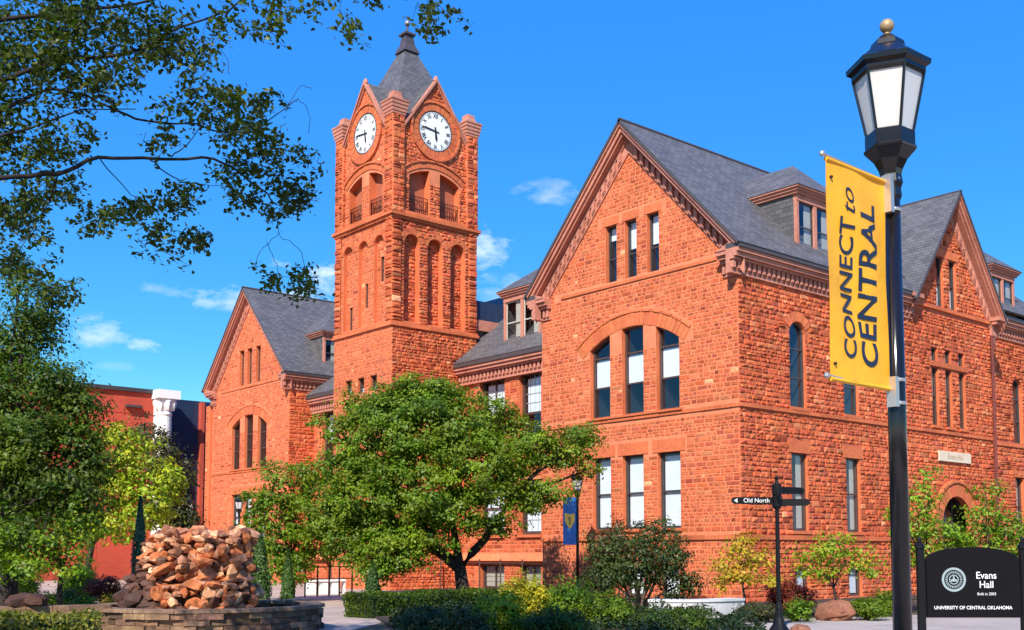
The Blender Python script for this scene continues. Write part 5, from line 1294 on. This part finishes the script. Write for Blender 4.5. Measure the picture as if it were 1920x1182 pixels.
# --- low stone ledge and lawn, left
mb = MB(); p0, p1, p2 = gnd(-60, 1150, .25), gnd(90, 1147, .25), gnd(215, 1143, .25)
a_ = at(-80, 1100, 20.5); b2 = at(210, 1100, 21.6)
dr = Vector((b2.x-a_.x, b2.y-a_.y, 0)); ln_ = dr.length; dr.normalize(); fK = Fr((a_.x, a_.y, 0), dr)
for lay in range(3):
    u = 0
    while u < ln_: e = u+random.uniform(.3, .7); b = random.uniform(.8, 1.3); fbox(mb, fK, u, min(e, ln_)-.01, lay*.2+.002, lay*.2+.195, -.5+.0, random.uniform(0, .04), 0, (b, b*.95, b*.9)); u = e
kw_ = mb.build('stone_ledge', 'ledge_stone'); tag(kw_, 'low dry-stone ledge behind the lawn at lower left', 'wall')
lw = [gz(-200, 1400), gz(-100, 1156), gz(100, 1152), gz(190, 1152), gz(225, 1170), gz(240, 1260), gz(200, 1400)]
la = sheet('lawn_base', lw, .05, 'lawn', .05)
def scatter(poly, n):
    P = np.array(poly); lo, hi = P.min(0), P.max(0); out = []
    pv = [tuple(p) for p in poly]
    pts = rng.uniform(lo, hi, (n*4, 2))
    def inside(x, y):
        c = False; j = len(pv)-1
        for i in range(len(pv)):
            xi, yi = pv[i]; xj, yj = pv[j]
            if (yi > y) != (yj > y) and x < (xj-xi)*(y-yi)/(yj-yi)+xi: c = not c
            j = i
        return c
    for x, y in pts:
        if inside(x, y): out.append((x, y))
        if len(out) >= n: break
    return np.array(out)
lv = [gz(-60, 1240), gz(-60, 1153), gz(100, 1151), gz(190, 1151), gz(220, 1165), gz(235, 1240)]
g_ = scatter(lv, 26000); n = len(g_); P = np.column_stack([g_, rng.uniform(.05, .12, n)]); 
leafmat('grass_blade', (.10, .12, .015), (.20, .20, .03))
tag(quadcloud('grass', P, np.column_stack([rng.normal(0, 1, n), rng.normal(0, 1, n), rng.uniform(.2, .8, n)]), .075, 'grass_blade', aspect=.25), 'olive green clipped grass on the lawn at lower left', 'grass', kind='stuff')

# --- planting beds
bedp = [gz(700, 1200), gz(672, 1140), gz(690, 1118), gz(900, 1106), gz(1100, 1106), gz(1300, 1122), gz(1400, 1150), gz(1420, 1215)]
bedp = [gz(640, 1330), gz(735, 1180), gz(665, 1135), gz(690, 1112), gz(900, 1104), gz(1180, 1108), gz(1300, 1124), gz(1360, 1150), gz(1420, 1190), gz(1450, 1330)]
sheet('planting_bed', bedp, .06, 'mulch', .06)
bv = [gz(740, 1210), gz(728, 1175), gz(760, 1140), gz(900, 1130), gz(1120, 1132), gz(1300, 1136), gz(1370, 1158), gz(1425, 1185), gz(1440, 1215)]
g_ = scatter(bv, 30000); n = len(g_)
hgt = .2+.16*np.sin(g_[:, 0]*2.1)*np.sin(g_[:, 1]*1.7)+.1*np.sin(g_[:, 0]*5+g_[:, 1]*3)
P = np.column_stack([g_, .06+hgt.clip(.06, .6)*rng.uniform(.5, 1.15, n)])
leafmat('leaf_cover_shaded', (.012, .03, .005), (.03, .055, .008), trans=.15)  # leaf colour lowered so the bed looks deep in shade
tag(quadcloud('ground_cover', P, np.column_stack([rng.normal(0, .7, n), rng.normal(0, .7, n), np.ones(n)]), .085, 'leaf_cover_shaded'), 'green ground cover with shade-darkened leaves filling the central planting bed', 'ground cover', kind='stuff')
simple('hedge_dark', (.015, .03, .01), .9)
def hedge(label, x0, x1, d0, d1, h, dep, leaf='leaf_conifer'):
    a, b = at(x0, 1035, d0), at(x1, 1035, d1); a.z = b.z = 0; dr = (b-a); L1 = dr.length; dr.normalize(); nn = Vector((-dr.y, dr.x, 0)); n = int(L1*(h*2+dep)*900)
    u = rng.uniform(0, L1, n); s = rng.integers(0, 3, n); v = np.where(s == 0, -dep/2, np.where(s == 1, dep/2, rng.uniform(-dep/2, dep/2, n))); z = np.where(s == 2, h, rng.uniform(.03, h, n))
    z = z*(1+.06*np.sin(u*3)); v = v+rng.normal(0, .03, n); z = z+rng.normal(0, .03, n)
    u = np.where(rng.uniform(0, 1, n) < .12, np.where(rng.uniform(0, 1, n) < .5, rng.normal(0, .04, n), L1+rng.normal(0, .04, n)), u); v = np.where((u < .1) | (u > L1-.1), rng.uniform(-dep/2, dep/2, n), v)
    P = np.array(a)[None, :]+u[:, None]*np.array(dr)+v[:, None]*np.array(nn); P[:, 2] = z
    Nn = np.array(nn)[None, :]*np.sign(v)[:, None]*(s[:, None] < 2)+np.array([0, 0, 1.0])*(s[:, None] == 2)+rng.normal(0, .5, (n, 3))
    t = thing('clipped_hedge', label, 'hedge', (a+b)/2)
    quadcloud('foliage', P, Nn, .075, leaf, t)
    mb = MB(); f = Fr(a, dr); fbox(mb, f, .08, L1-.08, 0, h-.08, -dep/2+.08, dep/2-.08); mb.build('hedge_core', 'hedge_dark', t)
hedge('dark clipped hedge under the broad central tree', 672, 905, 27.5, 31, .56, 1.1, 'leaf_dark')
leafmat('leaf_clipped', (.12, .13, .012), (.22, .21, .02), trans=.25)
hedge('olive green low clipped hedge at the lower left corner, before the stone ledge', -90, 178, 16.3, 17.3, .66, 1.3, 'leaf_clipped')
hedge('low dark hedge left of the yellow-green shrubs, before the clipped one', 765, 880, 22.5, 23.2, .42, .8, 'leaf_cover_shaded')
leafmat('leaf_gold', (.36, .34, .012), (.55, .46, .02), trans=.4)
sg = 'shrubs in the central planting bed'
shrub('bed_shrub', 'yellow-topped shrub between the leftmost green shrub and the brightest yellow one', 950, 1180, 80, 120, 19.5, 'leaf_yellowgreen', group=sg)
shrub('bed_shrub', 'dull reddish-green shrub at the bottom left of the central bed', 800, 1180, 110, 90, 18.8, 'leaf_myrtle', group=sg)
shrub('bed_shrub', 'shaggy dark shrub at the bottom centre of the bed, right of the golden ones', 1040, 1180, 130, 85, 18.8, 'leaf_dark', group=sg)
shrub('bed_shrub', 'yellow-green shrub, directly left of the brightest yellow shrub', 925, 1160, 85, 100, 20.5, 'leaf_fresh', group=sg)
shrub('bed_shrub', 'brightest yellow shrub, in front of the basement windows', 985, 1150, 100, 125, 22.5, 'leaf_gold', group=sg)
shrub('bed_shrub', 'reddish green shrub at the front edge of the central bed', 885, 1180, 80, 95, 18.5, 'leaf_olive', group=sg)
shrub('bed_shrub', 'round bright green shrub at the foot of the banner lamp', 1065, 1140, 100, 110, 23.5, 'leaf_fresh', group=sg)
shrub('bed_shrub', 'dark green shrub between the bright shrubs and the multi-stemmed shrub', 1140, 1140, 100, 80, 23, 'leaf_mid', group=sg)
shrub('bed_shrub', 'low dark shrub right of centre in the planting bed', 1260, 1160, 160, 55, 22, 'leaf_dark', group=sg)
rgp = 'low shrubs beneath the side wall'
for x, w_, h_, d, lf, lab in ((1495, 50, 50, 26, 'leaf_fresh', 'small round bright shrub right of the direction post'), (1625, 75, 50, 26.5, 'leaf_mid', 'green shrub between the brown boulder and the tall lamp post'),
                              (1420, 90, 40, 26, 'leaf_olive', 'low olive shrub beneath the yellow-leaved tree'), (1480, 110, 75, 28.5, 'leaf_red', 'dark red-leaved shrub at the building corner'), (1660, 50, 60, 28, 'leaf_mid', 'shrub just left of the tall lamp post'),
                              (1310, 60, 40, 29, 'leaf_red', 'red-tinged shrub between white wall and building')):
    shrub('low_shrub', lab, x, 1140, w_, h_, d, lf, group=rgp)
sheet('wall_bed', [(-30.8, 27.4), (-21.2, 26.0), (-19.9, 30), (-20.3, 45), (-21.9, 45), (-21.95, 28.15), (-31, 28.15)], .05, 'mulch', .05)
sheet('corner_bed', [gz(1425, 1157), gz(1300, 1124), gz(1400, 1110), gz(1700, 1120), gz(1740, 1148)], .045, 'mulch', .045)
lgp = 'shrubs behind the left plaza'
for x, w_, h_, d, lf, lab in ((150, 80, 95, 34, 'leaf_fresh', 'light green shrub behind the low spreading tree, before the annex'), (30, 120, 110, 33, 'leaf_mid', 'tall green shrub at far left behind the tree trunk'), (80, 90, 60, 27, 'leaf_mid', 'rounded green shrub above the dark flat boulder'), (165, 50, 45, 29, 'leaf_fresh', 'small mounded light green shrub left of the fountain'), (212, 36, 42, 29, 'leaf_yellow', 'small yellow flowering shrub beside the rock fountain'),
                              (20, 80, 60, 28, 'leaf_dark', 'dark shrub at far left below the big tree'), (200, 80, 70, 33, 'leaf_red', 'dark red shrub under the yellow-green tree'), (250, 60, 50, 31, 'leaf_conifer', 'dark shrub at the foot of the spire evergreen'), (130, 60, 45, 31, 'leaf_dark', 'dark shrub behind the small mounded shrub')):
    shrub('garden_shrub', lab, x, 1110, w_, h_, d, lf, group=lgp)

# --- white curved bench wall
simple('white_stone', (.62, .60, .58), .6, bumpd=.004)
mb = MB(); a, b = at(1215, 1100, 26.5), at(1395, 1100, 27.3)
k = 14; P = []
for i in range(k+1):
    t = i/k; p = a.lerp(b, t); p.z = 0; p -= FH*.5*math.sin(t*math.pi); P.append(p)
for i in range(k):
    d = (P[i+1]-P[i]).normalized(); n = Vector((-d.y, d.x, 0)); mb.prism([P[i], P[i+1], P[i+1]+n*.45, P[i]+n*.45], (0, 0, .44))
    mb.prism([P[i]-n*.03+Vector((0, 0, .442)), P[i+1]-n*.03+Vector((0, 0, .442)), P[i+1]+n*.48+Vector((0, 0, .442)), P[i]+n*.48+Vector((0, 0, .442))], (0, 0, .06))
tag(mb.build('seat_wall', 'white_stone'), 'low curved pale stone seat wall below the right wing', 'wall')
# granite block by the fountain
bk = at(552, 1120, 25.2); mb = MB(); mb.box(bk.x-.25, bk.x+.25, bk.y-.25, bk.y+.25, 0, .5); mb.box(bk.x-.28, bk.x+.28, bk.y-.28, bk.y+.28, .502, .56)
tag(mb.build('stone_pedestal', 'iron_grey'), 'small dark square pedestal right of the rock fountain', 'pedestal')
# railing at the steps
rl = thing('step_railing', 'thin black iron railing at the entrance steps behind the small tree', 'railing', at(600, 1100, 42))
rl.location.z = 0; BASE[rl.name] = Vector(rl.location)
pr = [at(x, 1100, d) for x, d in ((552, 40), (572, 40.5), (595, 41), (617, 41.5), (636, 42), (660, 42.5))]
for i, p in enumerate(pr): mb = MB(); mb.tube([(p.x, p.y, 0), (p.x, p.y, 1.15)], .03, 6); mb.build('post', 'black_iron', rl)
for z in (1.1, .65): mb = MB(); mb.tube([(p.x, p.y, z) for p in pr], .02, 6); mb.build('rail', 'black_iron', rl)
# area railing in front of the basement windows
rl = thing('area_railing', 'thin brown area railing before the basement windows', 'railing', (-36.5, 29.6, 0))
for x in (-39.8, -38.4, -37.0, -35.6, -34.2): mb = MB(); mb.tube([(x, 29.6, 0), (x, 29.6, 1.3)], .03, 6); mb.lathe((x, 29.6, 1.33), [(.02, -.03), (.04, 0), (.01, .04)], 8); mb.build('post', 'window_frame_brown', rl)
mb = MB(); mb.tube([(-39.9, 29.6, 1.2), (-34.1, 29.6, 1.2)], .02, 6); mb.build('rail', 'window_frame_brown', rl)
# low white planter wall by the entrance
mb = MB(); a, b = at(575, 1100, 43.2), at(645, 1100, 44)
d = (b-a); d.z = 0; L1 = d.length; d.normalize(); f = Fr((a.x, a.y, 0), d)
u = 0
while u < L1: fbox(mb, f, u, min(u+.32, L1), 0, .5, -.15, .15); u += .5
fbox(mb, f, 0, L1, .501, .58, -.2, .2)
tag(mb.build('balustrade', 'white_paint'), 'low white balustrade by the entrance railing', 'balustrade')

# lettering becomes real meshes, fitted to its measured length where one is given
dg = bpy.context.evaluated_depsgraph_get(); dg.update()
for o, par, fit in TEXTS:
    me = bpy.data.meshes.new_from_object(o.evaluated_get(dg)); mi = o.matrix_parent_inverse.copy(); mb_ = o.matrix_basis.copy(); nm = o.name.split('.')[0]
    if fit:
        xs = [v.co.x for v in me.vertices]; k_ = fit/(max(xs)-min(xs)); x0_ = min(xs)
        for v in me.vertices: v.co.x = (v.co.x-x0_)*k_
    bpy.data.objects.remove(o); me.name = nm
    if par is bn:
        # the print lies on the cloth
        for v in me.vertices:
            c = mb_ @ v.co; v.co = (bsurf(c.y, c.z)+.004+(.002 if v.co.z > 0 else 0), c.y, c.z)
        mb_ = Matrix()
    q = bpy.data.objects.new(nm, me); COL.objects.link(q)
    if par is not None: q.parent = par; q.matrix_parent_inverse = mi
    q.matrix_basis = mb_
